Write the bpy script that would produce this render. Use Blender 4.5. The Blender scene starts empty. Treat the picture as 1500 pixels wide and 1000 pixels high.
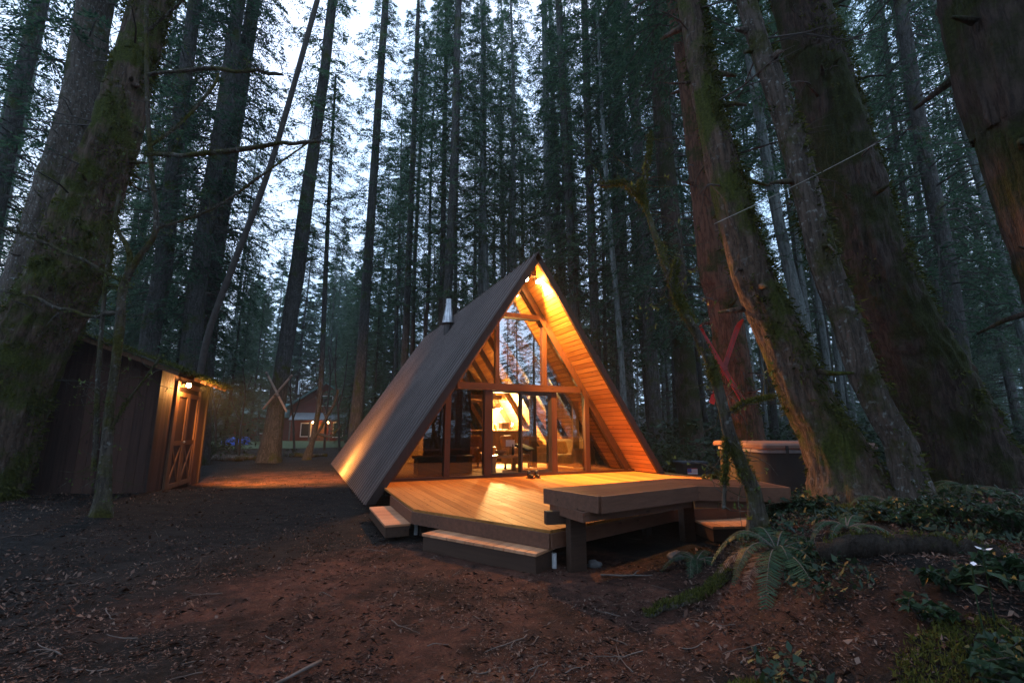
import bpy, math, random
import numpy as np
from mathutils import Vector, Matrix, noise as mnoise
R_ = math.radians
scene = bpy.context.scene
COL = scene.collection

# ------------------------------------------------------------------ camera
F_PX, PITCH, YAW = 677.585, 0.188, 0.417          # pixels of the 1500 px wide frame, radians
CAM = Vector((-4.938, -9.590, 1.109))
cd = bpy.data.cameras.new("camera"); cam = bpy.data.objects.new("camera", cd); COL.objects.link(cam)
cam.location = CAM; cam.rotation_euler = (math.pi/2 + PITCH, 0, -YAW)
cd.sensor_width = 36; cd.lens = F_PX/1500*36; cd.clip_start = .05; cd.clip_end = 2000
scene.camera = cam

# ------------------------------------------------------------------ world, sun, exposure
SUN_EL, SUN_ROT = R_(5), R_(330)
w = bpy.data.worlds.new("World"); scene.world = w; w.use_nodes = True
nt = w.node_tree; nt.nodes.clear()
def N(nt, t, **k):
    n = nt.nodes.new(t)
    for a, b in k.items(): setattr(n, a, b)
    return n
out = N(nt, 'ShaderNodeOutputWorld'); bg = N(nt, 'ShaderNodeBackground')
sky = N(nt, 'ShaderNodeTexSky', sky_type='NISHITA', sun_disc=False)
sky.sun_elevation = SUN_EL; sky.sun_rotation = SUN_ROT; sky.ozone_density = 3; sky.dust_density = 2
tc = N(nt, 'ShaderNodeTexCoord'); nz = N(nt, 'ShaderNodeTexNoise'); nz.inputs['Scale'].default_value = 2.2; nz.inputs['Detail'].default_value = 5
cr = N(nt, 'ShaderNodeValToRGB')
cr.color_ramp.elements[0].position = .35; cr.color_ramp.elements[0].color = (3.0, 4.6, 6.7, 1)
cr.color_ramp.elements[1].position = .7; cr.color_ramp.elements[1].color = (6.4, 7.5, 10.2, 1)
mx = N(nt, 'ShaderNodeMix', data_type='RGBA'); mx.inputs[0].default_value = .8
nt.links.new(tc.outputs['Generated'], nz.inputs['Vector']); nt.links.new(nz.outputs['Fac'], cr.inputs['Fac'])
nt.links.new(sky.outputs[0], mx.inputs[6]); nt.links.new(cr.outputs[0], mx.inputs[7])
dt = N(nt, 'ShaderNodeVectorMath', operation='DOT_PRODUCT'); nt.links.new(tc.outputs['Generated'], dt.inputs[0]); dt.inputs[1].default_value = (math.sin(YAW-.25), math.cos(YAW-.25), .42)
gr = N(nt, 'ShaderNodeMapRange'); gr.inputs[1].default_value = -.5; gr.inputs[2].default_value = .75; gr.inputs[3].default_value = .74; gr.inputs[4].default_value = .92; nt.links.new(dt.outputs['Value'], gr.inputs[0])
sc_ = N(nt, 'ShaderNodeVectorMath', operation='SCALE'); nt.links.new(mx.outputs[2], sc_.inputs[0]); nt.links.new(gr.outputs[0], sc_.inputs['Scale'])
nt.links.new(sc_.outputs[0], bg.inputs['Color']); bg.inputs['Strength'].default_value = .15
nt.links.new(bg.outputs[0], out.inputs['Surface'])
sd = bpy.data.lights.new("sun", 'SUN'); sd.energy = .03; sd.angle = R_(15); sd.color = (.8, .88, 1)
so = bpy.data.objects.new("sun", sd); COL.objects.link(so); so.rotation_euler = (R_(60), 0, R_(150))
scene.view_settings.view_transform = 'Standard'; scene.view_settings.look = 'None'
scene.view_settings.exposure = 1.12; scene.view_settings.gamma = 1.0; scene.view_settings.use_curve_mapping = False
scene.render.engine = 'CYCLES'
cy = scene.cycles
cy.max_bounces = 7; cy.diffuse_bounces = 3; cy.glossy_bounces = 3; cy.transmission_bounces = 4; cy.transparent_max_bounces = 10; cy.volume_bounces = 0
cy.use_denoising = True; cy.denoising_prefilter = 'ACCURATE'; cy.sample_clamp_indirect = 4; cy.caustics_reflective = False; cy.caustics_refractive = False
HAZE = .0008
WARM = (1.0, .40, .08)

# ------------------------------------------------------------------ pixels to places
_c, _s = math.cos(YAW), math.sin(YAW)
RV = Vector((_c, -_s, 0)); FV = Vector((_s, _c, 0))
CP, SP = math.cos(PITCH), math.sin(PITCH)
F3 = FV*CP + Vector((0, 0, SP))
def ray(x, y):
    u = (x-750)/F_PX; v = (500-y)/F_PX
    return RV*u + FV*(CP - v*SP) + Vector((0, 0, SP + v*CP))
def at(x, y, D): d = ray(x, y); return CAM + d*(D/d.dot(FV))
def atz(x, y, z): d = ray(x, y); return CAM + d*((z-CAM.z)/d.z)
def depth(P): return (P-CAM).dot(F3)
def UD(u, d, z=0): p = CAM + RV*u + FV*d; return Vector((p.x, p.y, z))
def sm(x, a, b): t = max(0, min(1, (x-a)/(b-a))); return t*t*(3-2*t)
def on_deck(x, y, m=.0):
    if -3.6-m < x < 5.1+m and -2.7 < y < 13: return True
    return -2.9-m < x < 5.1+m and -4.6-m < y < 13
def gz(x, y):
    u = (x-CAM.x)*RV.x + (y-CAM.y)*RV.y; d = (x-CAM.x)*FV.x + (y-CAM.y)*FV.y
    z = -.42
    b = .58*sm(u, 1.6, 3.3)*sm(d, 1.2, 3.6)*(1 - .75*sm(d, 9, 14))
    dx = max(-3.6-x, 0, x-5.2); dy = max(-4.9-y, 0, y-13); q = math.hypot(dx, dy)
    b *= sm(q, .0, .9)
    z += b + .24*sm(-u, 3.8, 7.5)*sm(d, 3, 6)*(1-sm(d, 10, 13))
    n = mnoise.noise((x*.35, y*.35, 3)) * .07 + mnoise.noise((x*1.3, y*1.3, 7))*.025 + ((mnoise.noise((x*5, y*5, 1))*.018 + mnoise.noise((x*13, y*13, 2))*.014) if d < 14 else 0)
    far = sm(d, 70, 200)
    return z + n*(.35 if q < .8 else 1) + far*10*(1 + .6*mnoise.noise((x*.012, y*.012, 9)))

# ------------------------------------------------------------------ objects
def tag(o, label=None, cat=None, group=None, kind=None):
    if label: o['label'] = label
    if cat: o['category'] = cat
    if group: o['group'] = group
    if kind: o['kind'] = kind
    return o
def empty(name, loc=(0, 0, 0), label=None, cat=None, group=None, rz=0):
    o = bpy.data.objects.new(name, None); COL.objects.link(o); o.location = loc; o.rotation_euler = (0, 0, rz); o.empty_display_size = .1
    return tag(o, label, cat, group)
class MB:
    def __init__(s): s.v = []; s.f = []; s.m = []
    def add(s, v, f, m=0):
        b = len(s.v); s.v += [tuple(p) for p in v]; s.f += [tuple(i+b for i in q) for q in f]; s.m += [m]*len(f); return s
    def box(s, c, size, rot=None, m=0):
        hx, hy, hz = size[0]/2, size[1]/2, size[2]/2
        P = [Vector((a*hx, b*hy, d*hz)) for d in (-1, 1) for b in (-1, 1) for a in (-1, 1)]
        if rot is not None: P = [rot @ p for p in P]
        c = Vector(c)
        return s.add([p+c for p in P], [(0, 2, 3, 1), (4, 5, 7, 6), (0, 1, 5, 4), (2, 6, 7, 3), (0, 4, 6, 2), (1, 3, 7, 5)], m)
    def bar(s, a, b, w, h, up=(0, 0, 1), m=0):            # a beam from a to b, w across, h along up
        a = Vector(a); b = Vector(b); d = (b-a); L = d.length; d /= L
        x = d.cross(Vector(up)).normalized(); z = x.cross(d)
        M = Matrix((x, d, z)).transposed()
        return s.box((a+b)/2, (w, L, h), M, m)
    def prism(s, poly, vec, m=0):                          # polygon of 3-D points pushed along vec
        n = len(poly); vec = Vector(vec); P = [Vector(p) for p in poly]
        return s.add(P + [p+vec for p in P], [tuple(range(n))[::-1], tuple(range(n, 2*n))] + [(i, (i+1) % n, n+(i+1) % n, n+i) for i in range(n)], m)
    def tube(s, pts, rad, n=6, m=0, cap=True):
        pts = [Vector(p) for p in pts]; V = []; F = []
        px = None
        for i, p in enumerate(pts):
            t = (pts[min(i+1, len(pts)-1)] - pts[max(i-1, 0)]).normalized()
            if px is None: px = t.orthogonal().normalized()
            px = (px - t*px.dot(t)).normalized(); py = t.cross(px)
            for k in range(n):
                a = 2*math.pi*k/n; V.append(p + (px*math.cos(a)+py*math.sin(a))*rad[i])
        for i in range(len(pts)-1):
            for k in range(n): F.append((i*n+k, i*n+(k+1) % n, (i+1)*n+(k+1) % n, (i+1)*n+k))
        if cap: F += [tuple(range(n))[::-1], tuple(range((len(pts)-1)*n, len(pts)*n))]
        return s.add(V, F, m)
    def lathe(s, c, prof, n=24, m=0):
        c = Vector(c); V = []; F = []
        for r, z in prof:
            for k in range(n): a = 2*math.pi*k/n; V.append(c+Vector((r*math.cos(a), r*math.sin(a), z)))
        for i in range(len(prof)-1):
            for k in range(n): F.append((i*n+k, i*n+(k+1) % n, (i+1)*n+(k+1) % n, (i+1)*n+k))
        F += [tuple(range(n))[::-1], tuple(range((len(prof)-1)*n, len(prof)*n))]
        return s.add(V, F, m)
    def blob(s, c, r, sc=(1, 1, 1), rough=.2, seed=0, n=10, m=0):
        c = Vector(c); V = []; F = []; K = n*2
        for i in range(n+1):
            th = math.pi*i/n
            for k in range(K):
                a = 2*math.pi*k/K; d = Vector((math.sin(th)*math.cos(a), math.sin(th)*math.sin(a), math.cos(th)))
                q = r*(1+rough*mnoise.noise(d*1.5+Vector((seed*7.3, 0, 0))))
                V.append(c+Vector((d.x*sc[0], d.y*sc[1], d.z*sc[2]))*q)
        for i in range(n):
            for k in range(K): F.append((i*K+k, (i+1)*K+k, (i+1)*K+(k+1) % K, i*K+(k+1) % K))
        return s.add(V, F, m)
    def build(s, name, mats, parent=None, smooth=False, bevel=0):
        me = bpy.data.meshes.new(name); me.from_pydata(s.v, [], s.f)
        mats = mats if isinstance(mats, (list, tuple)) else [mats]
        for m in mats: me.materials.append(m)
        if len(mats) > 1: me.polygons.foreach_set('material_index', s.m)
        if smooth: me.polygons.foreach_set('use_smooth', [True]*len(s.f))
        me.update()
        o = bpy.data.objects.new(name, me); COL.objects.link(o)
        if parent: o.parent = parent
        if bevel:
            b = o.modifiers.new('bevel', 'BEVEL'); b.width = bevel; b.segments = 2; b.limit_method = 'ANGLE'
        return o
def np_mesh(name, V, F, mats, mi=None, smooth=False):
    me = bpy.data.meshes.new(name)
    V = np.asarray(V, np.float32); F = np.asarray(F, np.int32); k = F.shape[1]
    me.vertices.add(len(V)); me.vertices.foreach_set('co', V.ravel())
    me.loops.add(F.size); me.loops.foreach_set('vertex_index', F.ravel())
    me.polygons.add(len(F)); me.polygons.foreach_set('loop_start', np.arange(0, F.size, k, dtype=np.int32))
    for m in (mats if isinstance(mats, (list, tuple)) else [mats]): me.materials.append(m)
    if mi is not None: me.polygons.foreach_set('material_index', np.asarray(mi, np.int32))
    if smooth: me.polygons.foreach_set('use_smooth', np.ones(len(F), bool))
    me.update(calc_edges=True); me.validate()
    return me
def link(name, me, parent=None):
    o = bpy.data.objects.new(name, me); COL.objects.link(o)
    if parent: o.parent = parent
    return o
def copy_tree(o, parent=None):
    c = o.copy(); COL.objects.link(c); c.parent = parent
    for ch in list(o.children): copy_tree(ch, c)
    return c

# ------------------------------------------------------------------ materials
def mat(name):
    m = bpy.data.materials.new(name); m.use_nodes = True; nt = m.node_tree
    return m, nt, nt.nodes['Principled BSDF'], nt.links
def ramp(nt, stops):
    r = N(nt, 'ShaderNodeValToRGB'); e = r.color_ramp.elements
    while len(e) < len(stops): e.new(.5)
    for k, (p, c) in enumerate(stops): e[k].position = p; e[k].color = (*c, 1)
    return r
def coords(nt, scale=(1, 1, 1), kind='Object'):
    t = N(nt, 'ShaderNodeTexCoord'); mp = N(nt, 'ShaderNodeMapping'); mp.inputs['Scale'].default_value = scale
    nt.links.new(t.outputs[kind], mp.inputs['Vector']); return mp.outputs[0]
def noise_tex(nt, vec, scale, detail=4, rough=.55):
    n = N(nt, 'ShaderNodeTexNoise'); n.inputs['Scale'].default_value = scale; n.inputs['Detail'].default_value = detail; n.inputs['Roughness'].default_value = rough
    nt.links.new(vec, n.inputs['Vector']); return n.outputs['Fac']
def bump(nt, h, bs, strength=.3, dist=.02):
    b = N(nt, 'ShaderNodeBump'); b.inputs['Strength'].default_value = strength; b.inputs['Distance'].default_value = dist
    nt.links.new(h, b.inputs['Height']); nt.links.new(b.outputs[0], bs.inputs['Normal'])
def plain(name, col, rough=.6, metal=0, var=.25, scale=6, bmp=.15, emit=None, es=0):
    m, nt, bs, L = mat(name)
    v = coords(nt); n = noise_tex(nt, v, scale, 5)
    r = ramp(nt, [(.3, [c*(1-var) for c in col]), (.7, [min(1, c*(1+var)) for c in col])])
    L.new(n, r.inputs[0]); L.new(r.outputs[0], bs.inputs['Base Color'])
    bs.inputs['Roughness'].default_value = rough; bs.inputs['Metallic'].default_value = metal
    if bmp: bump(nt, noise_tex(nt, v, scale*5, 4), bs, bmp, .01)
    if emit: bs.inputs['Emission Color'].default_value = (*emit, 1); bs.inputs['Emission Strength'].default_value = es
    return m
def wood(name, a, b, grain='y', rough=.5, island=.5, bmp=.2, knots=True, spec=.3):
    m, nt, bs, L = mat(name)
    sc = {'x': (1.2, 22, 22), 'y': (22, 1.2, 22), 'z': (22, 22, 1.2)}[grain]
    g = N(nt, 'ShaderNodeNewGeometry')
    t = N(nt, 'ShaderNodeTexCoord'); off = N(nt, 'ShaderNodeVectorMath', operation='SCALE'); off.inputs[0].default_value = (31, 17, 23)
    L.new(g.outputs['Random Per Island'], off.inputs['Scale'])
    ad = N(nt, 'ShaderNodeVectorMath', operation='ADD'); L.new(t.outputs['Object'], ad.inputs[0]); L.new(off.outputs[0], ad.inputs[1])
    mp = N(nt, 'ShaderNodeMapping'); mp.inputs['Scale'].default_value = sc; L.new(ad.outputs[0], mp.inputs['Vector'])
    n = noise_tex(nt, mp.outputs[0], 1.0, 6, .65)
    n2 = noise_tex(nt, ad.outputs[0], 1.1, 3)
    mth = N(nt, 'ShaderNodeMath', operation='MULTIPLY_ADD'); L.new(g.outputs['Random Per Island'], mth.inputs[0]); mth.inputs[1].default_value = island; 
    sub = N(nt, 'ShaderNodeMath', operation='MULTIPLY_ADD'); L.new(n2, sub.inputs[0]); sub.inputs[1].default_value = .5; sub.inputs[2].default_value = -.25-island/2
    L.new(sub.outputs[0], mth.inputs[2])
    ad2 = N(nt, 'ShaderNodeMath', operation='ADD'); L.new(n, ad2.inputs[0]); L.new(mth.outputs[0], ad2.inputs[1])
    r = ramp(nt, [(.2, a), (.8, b)]); L.new(ad2.outputs[0], r.inputs[0])
    col = r.outputs[0]
    if knots:
        mp2 = N(nt, 'ShaderNodeMapping'); mp2.inputs['Scale'].default_value = [c/22*7 if c > 2 else 2.2 for c in sc]; L.new(ad.outputs[0], mp2.inputs['Vector'])
        vo = N(nt, 'ShaderNodeTexVoronoi'); vo.inputs['Scale'].default_value = 1.0; L.new(mp2.outputs[0], vo.inputs['Vector'])
        kr = ramp(nt, [(.06, (.3, .3, .3)), (.14, (1, 1, 1))]); L.new(vo.outputs['Distance'], kr.inputs[0])
        mm = N(nt, 'ShaderNodeMix', data_type='RGBA', blend_type='MULTIPLY'); mm.inputs[0].default_value = .7
        L.new(col, mm.inputs[6]); L.new(kr.outputs[0], mm.inputs[7]); col = mm.outputs[2]
    L.new(col, bs.inputs['Base Color']); bs.inputs['Roughness'].default_value = rough; bs.inputs['Specular IOR Level'].default_value = spec
    rr = N(nt, 'ShaderNodeMapRange'); rr.inputs[3].default_value = rough-.12; rr.inputs[4].default_value = rough+.15; L.new(n2, rr.inputs[0]); L.new(rr.outputs[0], bs.inputs['Roughness'])
    bump(nt, n, bs, bmp, .006)
    return m
def leaf(name, cols, trans=.25, rough=.55):
    m, nt, bs, L = mat(name)
    g = N(nt, 'ShaderNodeNewGeometry'); oi = N(nt, 'ShaderNodeObjectInfo')
    a = N(nt, 'ShaderNodeMath', operation='MULTIPLY_ADD'); L.new(oi.outputs['Random'], a.inputs[0]); a.inputs[1].default_value = .35; a.inputs[2].default_value = -.28
    n = noise_tex(nt, coords(nt), .9, 2)
    b = N(nt, 'ShaderNodeMath', operation='MULTIPLY_ADD'); L.new(g.outputs['Random Per Island'], b.inputs[0]); b.inputs[1].default_value = .8; L.new(a.outputs[0], b.inputs[2])
    c = N(nt, 'ShaderNodeMath', operation='MULTIPLY_ADD'); L.new(n, c.inputs[0]); c.inputs[1].default_value = .6; L.new(b.outputs[0], c.inputs[2])
    k = len(cols); r = ramp(nt, [(.1+.8*i/(k-1), cols[i]) for i in range(k)]); L.new(c.outputs[0], r.inputs[0])
    L.new(r.outputs[0], bs.inputs['Base Color']); bs.inputs['Roughness'].default_value = rough; bs.inputs['Specular IOR Level'].default_value = .25
    tr = N(nt, 'ShaderNodeBsdfTranslucent'); L.new(r.outputs[0], tr.inputs['Color'])
    ms = N(nt, 'ShaderNodeMixShader'); ms.inputs[0].default_value = trans
    L.new(bs.outputs[0], ms.inputs[1]); L.new(tr.outputs[0], ms.inputs[2]); L.new(ms.outputs[0], nt.nodes['Material Output'].inputs['Surface'])
    return m
def bark(name, a, b, moss=.45, mosscol=(.05, .065, .012), lichen=0, fine=1.0):
    m, nt, bs, L = mat(name)
    v = coords(nt, (1, 1, .16)); n1 = noise_tex(nt, v, 26*fine, 8, .7); n3 = noise_tex(nt, v, 9*fine, 5, .6)
    ab = N(nt, 'ShaderNodeMath', operation='SUBTRACT'); L.new(n3, ab.inputs[0]); ab.inputs[1].default_value = .5
    ab2 = N(nt, 'ShaderNodeMath', operation='ABSOLUTE'); L.new(ab.outputs[0], ab2.inputs[0])
    cr_ = ramp(nt, [(.0, (0, 0, 0)), (.14, (1, 1, 1))]); L.new(ab2.outputs[0], cr_.inputs[0])
    cr2 = noise_tex(nt, coords(nt, (1, 1, .6)), 40*fine, 3)
    h0 = N(nt, 'ShaderNodeMath', operation='MULTIPLY_ADD'); L.new(cr_.outputs[0], h0.inputs[0]); h0.inputs[1].default_value = .45; L.new(n1, h0.inputs[2])
    hm = N(nt, 'ShaderNodeMath', operation='MULTIPLY_ADD'); L.new(cr2, hm.inputs[0]); hm.inputs[1].default_value = .35; L.new(h0.outputs[0], hm.inputs[2])
    r = ramp(nt, [(.45, a), (1.0, b)]); L.new(hm.outputs[0], r.inputs[0]); col = r.outputs[0]
    vw = coords(nt); big = noise_tex(nt, vw, 1.3, 6, .65)
    if lichen:
        li = noise_tex(nt, vw, 14, 4); lr = ramp(nt, [(.58, (0, 0, 0)), (.68, (lichen,)*3)]); L.new(li, lr.inputs[0])
        ml = N(nt, 'ShaderNodeMix', data_type='RGBA'); L.new(lr.outputs[0], ml.inputs[0]); L.new(col, ml.inputs[6]); ml.inputs[7].default_value = (.30, .33, .31, 1); col = ml.outputs[2]
    if moss:
        mr = ramp(nt, [(.62-moss*.3, (0, 0, 0)), (.74-moss*.3, (1, 1, 1))]); L.new(big, mr.inputs[0])
        mn = noise_tex(nt, vw, 30, 4); mc = ramp(nt, [(.3, [c*.5 for c in mosscol]), (.75, [c*1.5 for c in mosscol])]); L.new(mn, mc.inputs[0])
        mx_ = N(nt, 'ShaderNodeMix', data_type='RGBA'); L.new(mr.outputs[0], mx_.inputs[0]); L.new(col, mx_.inputs[6]); L.new(mc.outputs[0], mx_.inputs[7]); col = mx_.outputs[2]
    L.new(col, bs.inputs['Base Color']); bs.inputs['Roughness'].default_value = .95; bs.inputs['Specular IOR Level'].default_value = .2
    bump(nt, hm.outputs[0], bs, .9, .04)
    return m
def glass(name, refl=.12, tint=(.9, .9, .88)):
    m, nt, bs, L = mat(name); nt.nodes.remove(bs)
    lw = N(nt, 'ShaderNodeLayerWeight'); lw.inputs['Blend'].default_value = .35
    mr = N(nt, 'ShaderNodeMapRange'); mr.inputs[3].default_value = refl; mr.inputs[4].default_value = .9; L.new(lw.outputs['Fresnel'], mr.inputs[0])
    t = N(nt, 'ShaderNodeBsdfTransparent'); t.inputs[0].default_value = (*tint, 1)
    g = N(nt, 'ShaderNodeBsdfGlossy'); g.inputs['Roughness'].default_value = .0; g.inputs[0].default_value = (1, 1, 1, 1)
    ms = N(nt, 'ShaderNodeMixShader'); L.new(mr.outputs[0], ms.inputs[0]); L.new(t.outputs[0], ms.inputs[1]); L.new(g.outputs[0], ms.inputs[2])
    L.new(ms.outputs[0], nt.nodes['Material Output'].inputs['Surface']); return m
def glow(name, col, s):
    m, nt, bs, L = mat(name); bs.inputs['Base Color'].default_value = (.8, .8, .8, 1)
    bs.inputs['Emission Color'].default_value = (*col, 1); bs.inputs['Emission Strength'].default_value = s; return m

M = {}
M['needle'] = leaf('conifer_needles', [(.014, .044, .026), (.046, .112, .060), (.095, .175, .080)], .4)
M['needle_dark'] = leaf('dark_needles', [(.009, .032, .019), (.028, .075, .042), (.058, .12, .060)], .4)
M['needle_young'] = leaf('young_needles', [(.036, .074, .046), (.066, .118, .068), (.10, .155, .078)], .4)
M['twig'] = plain('dead_twig_bark', (.05, .042, .036), .9, bmp=0)
M['bark'] = bark('fir_bark', (.017, .016, .015), (.085, .082, .076), .30, lichen=.25)
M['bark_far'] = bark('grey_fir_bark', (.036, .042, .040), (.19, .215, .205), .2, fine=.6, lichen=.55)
M['bark_moss'] = bark('mossy_bark', (.016, .012, .009), (.13, .090, .066), .55, (.060, .072, .014), lichen=.25)
M['bark_dark'] = bark('dark_old_bark', (.011, .009, .008), (.070, .050, .040), .6, (.026, .032, .008))
M['bark_red'] = bark('red_cedar_bark', (.022, .012, .008), (.14, .070, .045), .35, (.035, .042, .010))
M['bark_grey'] = bark('lichen_bark', (.022, .018, .015), (.13, .105, .085), .35, (.05, .055, .012), lichen=.7)
M['bark_vine'] = bark('vine_maple_bark', (.017, .014, .011), (.095, .080, .062), .58, (.06, .058, .012), lichen=.4)
M['moss'] = leaf('moss', [(.020, .028, .005), (.050, .060, .011), (.105, .112, .022)], .3, .9)
M['fern'] = leaf('fern_green', [(.014, .040, .018), (.028, .070, .032), (.050, .10, .050)], .3, .5)
M['shrub'] = leaf('shrub_leaves', [(.007, .024, .011), (.018, .046, .020), (.038, .072, .028)], .25, .4)
M['undergrowth'] = leaf('undergrowth_leaves', [(.006, .022, .012), (.016, .040, .023), (.034, .064, .030)], .25, .5)
M['bud'] = leaf('young_leaves', [(.06, .09, .02), (.12, .16, .04)], .4)
M['lit'] = leaf('forest_litter', [(.014, .008, .006), (.055, .026, .017), (.10, .050, .034), (.19, .125, .095)], .1, .8)
M['stick'] = plain('weathered_stick', (.125, .10, .085), .85, var=.4)
M['petal'] = plain('white_petal', (.75, .75, .78), .6, bmp=0)
M['darkwood'] = bark('rotten_wood', (.008, .006, .005), (.035, .028, .022), .25)
M['stone'] = plain('grey_stone', (.10, .10, .10), .8, var=.35, bmp=.5)

# ------------------------------------------------------------------ ground
def ground_material():
    m, nt, bs, L = mat('forest_floor'); v = coords(nt)
    big = noise_tex(nt, v, .55, 5, .6); mid = noise_tex(nt, v, 5, 6, .7); fine = noise_tex(nt, v, 55, 6, .75)
    s = N(nt, 'ShaderNodeMath', operation='MULTIPLY_ADD'); L.new(fine, s.inputs[0]); s.inputs[1].default_value = .7
    t = N(nt, 'ShaderNodeMath', operation='MULTIPLY_ADD'); L.new(mid, t.inputs[0]); t.inputs[1].default_value = .7; t.inputs[2].default_value = -.2; L.new(t.outputs[0], s.inputs[2])
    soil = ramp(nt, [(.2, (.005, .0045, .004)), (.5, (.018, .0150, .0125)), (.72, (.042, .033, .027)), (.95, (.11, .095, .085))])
    lit_duff = ramp(nt, [(.2, (.024, .009, .006)), (.5, (.12, .048, .031)), (.72, (.23, .098, .062)), (.95, (.36, .19, .13))])
    L.new(s.outputs[0], soil.inputs[0]); L.new(s.outputs[0], lit_duff.inputs[0])
    # needle litter with lamplight pools painted in, redder and lighter; trodden path on the left
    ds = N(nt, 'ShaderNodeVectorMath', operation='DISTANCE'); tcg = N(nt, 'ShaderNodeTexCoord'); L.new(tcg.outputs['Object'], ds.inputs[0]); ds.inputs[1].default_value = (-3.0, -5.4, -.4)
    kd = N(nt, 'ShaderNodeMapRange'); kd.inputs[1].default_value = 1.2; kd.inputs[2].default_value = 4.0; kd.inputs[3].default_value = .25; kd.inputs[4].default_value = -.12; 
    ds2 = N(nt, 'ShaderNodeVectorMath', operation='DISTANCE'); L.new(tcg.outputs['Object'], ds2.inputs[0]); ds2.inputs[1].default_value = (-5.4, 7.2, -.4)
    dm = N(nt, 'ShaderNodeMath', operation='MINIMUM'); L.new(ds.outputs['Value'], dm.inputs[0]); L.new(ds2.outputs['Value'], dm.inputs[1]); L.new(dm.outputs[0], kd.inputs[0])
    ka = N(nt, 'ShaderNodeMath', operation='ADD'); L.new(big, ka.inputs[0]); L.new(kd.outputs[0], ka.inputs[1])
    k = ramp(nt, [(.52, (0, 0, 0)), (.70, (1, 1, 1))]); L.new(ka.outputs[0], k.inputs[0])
    mx = N(nt, 'ShaderNodeMix', data_type='RGBA'); L.new(k.outputs[0], mx.inputs[0]); L.new(soil.outputs[0], mx.inputs[6]); L.new(lit_duff.outputs[0], mx.inputs[7])
    # damp dark patches
    pn = noise_tex(nt, v, 1.7, 8, .75); pr_ = ramp(nt, [(.40, (.22, .24, .24)), (.60, (1, 1, 1))]); L.new(pn, pr_.inputs[0])
    mm = N(nt, 'ShaderNodeMix', data_type='RGBA', blend_type='MULTIPLY'); mm.inputs[0].default_value = 1.0; L.new(mx.outputs[2], mm.inputs[6]); L.new(pr_.outputs[0], mm.inputs[7])
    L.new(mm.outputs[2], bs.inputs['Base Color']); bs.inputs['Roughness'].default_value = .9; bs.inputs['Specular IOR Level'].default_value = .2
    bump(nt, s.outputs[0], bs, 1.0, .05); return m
def make_ground():
    nu, nd = 420, 420
    us = [math.sinh(x)*2.2 for x in np.linspace(-5.4, 5.4, nu)]
    ds = [math.sinh(x)*2.6+2.5 for x in np.linspace(-3.6, 5.2, nd)]
    V = []
    for d in ds:
        for u in us:
            p = UD(u, d); V.append((p.x, p.y, gz(p.x, p.y)))
    F = [(j*nu+i, j*nu+i+1, (j+1)*nu+i+1, (j+1)*nu+i) for j in range(nd-1) for i in range(nu-1)]
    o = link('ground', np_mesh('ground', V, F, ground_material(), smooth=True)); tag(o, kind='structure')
make_ground()
# the mown lawn round the neighbour's house
lm = plain('lawn_grass', (.040, .080, .022), .9, var=.4, scale=9, bmp=.4)
b = MB(); cl = at(400, 646, 50); poly = []
for k in range(40):
    a = 2*math.pi*k/40; r = 1+.18*math.sin(3*a)+.1*math.sin(7*a+1)
    p = Vector((cl.x, cl.y, 0)) + RV*(math.cos(a)*24*r) + FV*(math.sin(a)*14*r+2); poly.append(p)
V = [Vector((cl.x, cl.y, gz(cl.x, cl.y)+.14))] + [Vector((p.x, p.y, gz(p.x, p.y)+.06)) for p in poly]
b.add(V, [(0, 1+k, 1+(k+1) % 40) for k in range(40)]); tag(b.build('lawn', lm, smooth=True), kind='structure')

# ------------------------------------------------------------------ the A-frame cabin
W_, H_, D_, RF = 3.53, 5.359, 11.8, 1.0; KX = W_/H_
def X(z, n=0):                                             # half width at height z, n metres inside the roof's outer face
    return KX*(H_-z) - n/math.cos(math.atan(KX))
SL = math.hypot(KX, 1)
CBN = math.cos(math.atan(KX))
M['roof'] = plain('brown_metal_roofing', (.072, .053, .048), .34, .4, var=.3, scale=.8, bmp=0)
M['flash'] = plain('dark_metal_trim', (.05, .045, .045), .45, .5, bmp=.05)
M['barge'] = wood('barge_board', (.020, .012, .010), (.050, .028, .022), 'z', .65)
M['cedar'] = wood('cedar_boards', (.34, .155, .045), (.58, .32, .10), 'y', .5, .6)
M['beam'] = wood('stained_beam', (.024, .009, .005), (.068, .026, .013), 'z', .5, .3)
M['beamx'] = wood('stained_beam_level', (.024, .009, .005), (.068, .026, .013), 'x', .5, .3)
M['panel'] = wood('wall_panelling', (.26, .13, .05), (.46, .26, .11), 'z', .5, .6)
M['darkpanel'] = wood('dark_panelling', (.035, .022, .015), (.085, .05, .032), 'z', .6, .5)
M['floor'] = wood('floor_boards', (.36, .23, .11), (.55, .38, .2), 'y', .35, .4)
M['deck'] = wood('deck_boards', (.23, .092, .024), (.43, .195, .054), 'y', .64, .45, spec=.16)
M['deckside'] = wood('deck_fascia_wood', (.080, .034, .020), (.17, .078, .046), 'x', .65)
M['benchtop'] = wood('bench_boards', (.052, .024, .016), (.11, .056, .038), 'x', .75, .4, spec=.08)
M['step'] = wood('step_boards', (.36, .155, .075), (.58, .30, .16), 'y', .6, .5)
M['glass'] = glass('window_glass', .045); M['sky_glass'] = glass('gable_glass', .42)
M['dark_glass'] = glass('dark_tinted_glass', .04, (.50, .44, .38))
M['black'] = plain('black_metal', (.02, .018, .017), .45, .2, bmp=.05)
M['steel'] = plain('galvanised_steel', (.50, .52, .55), .3, .95, bmp=.05)

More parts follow.
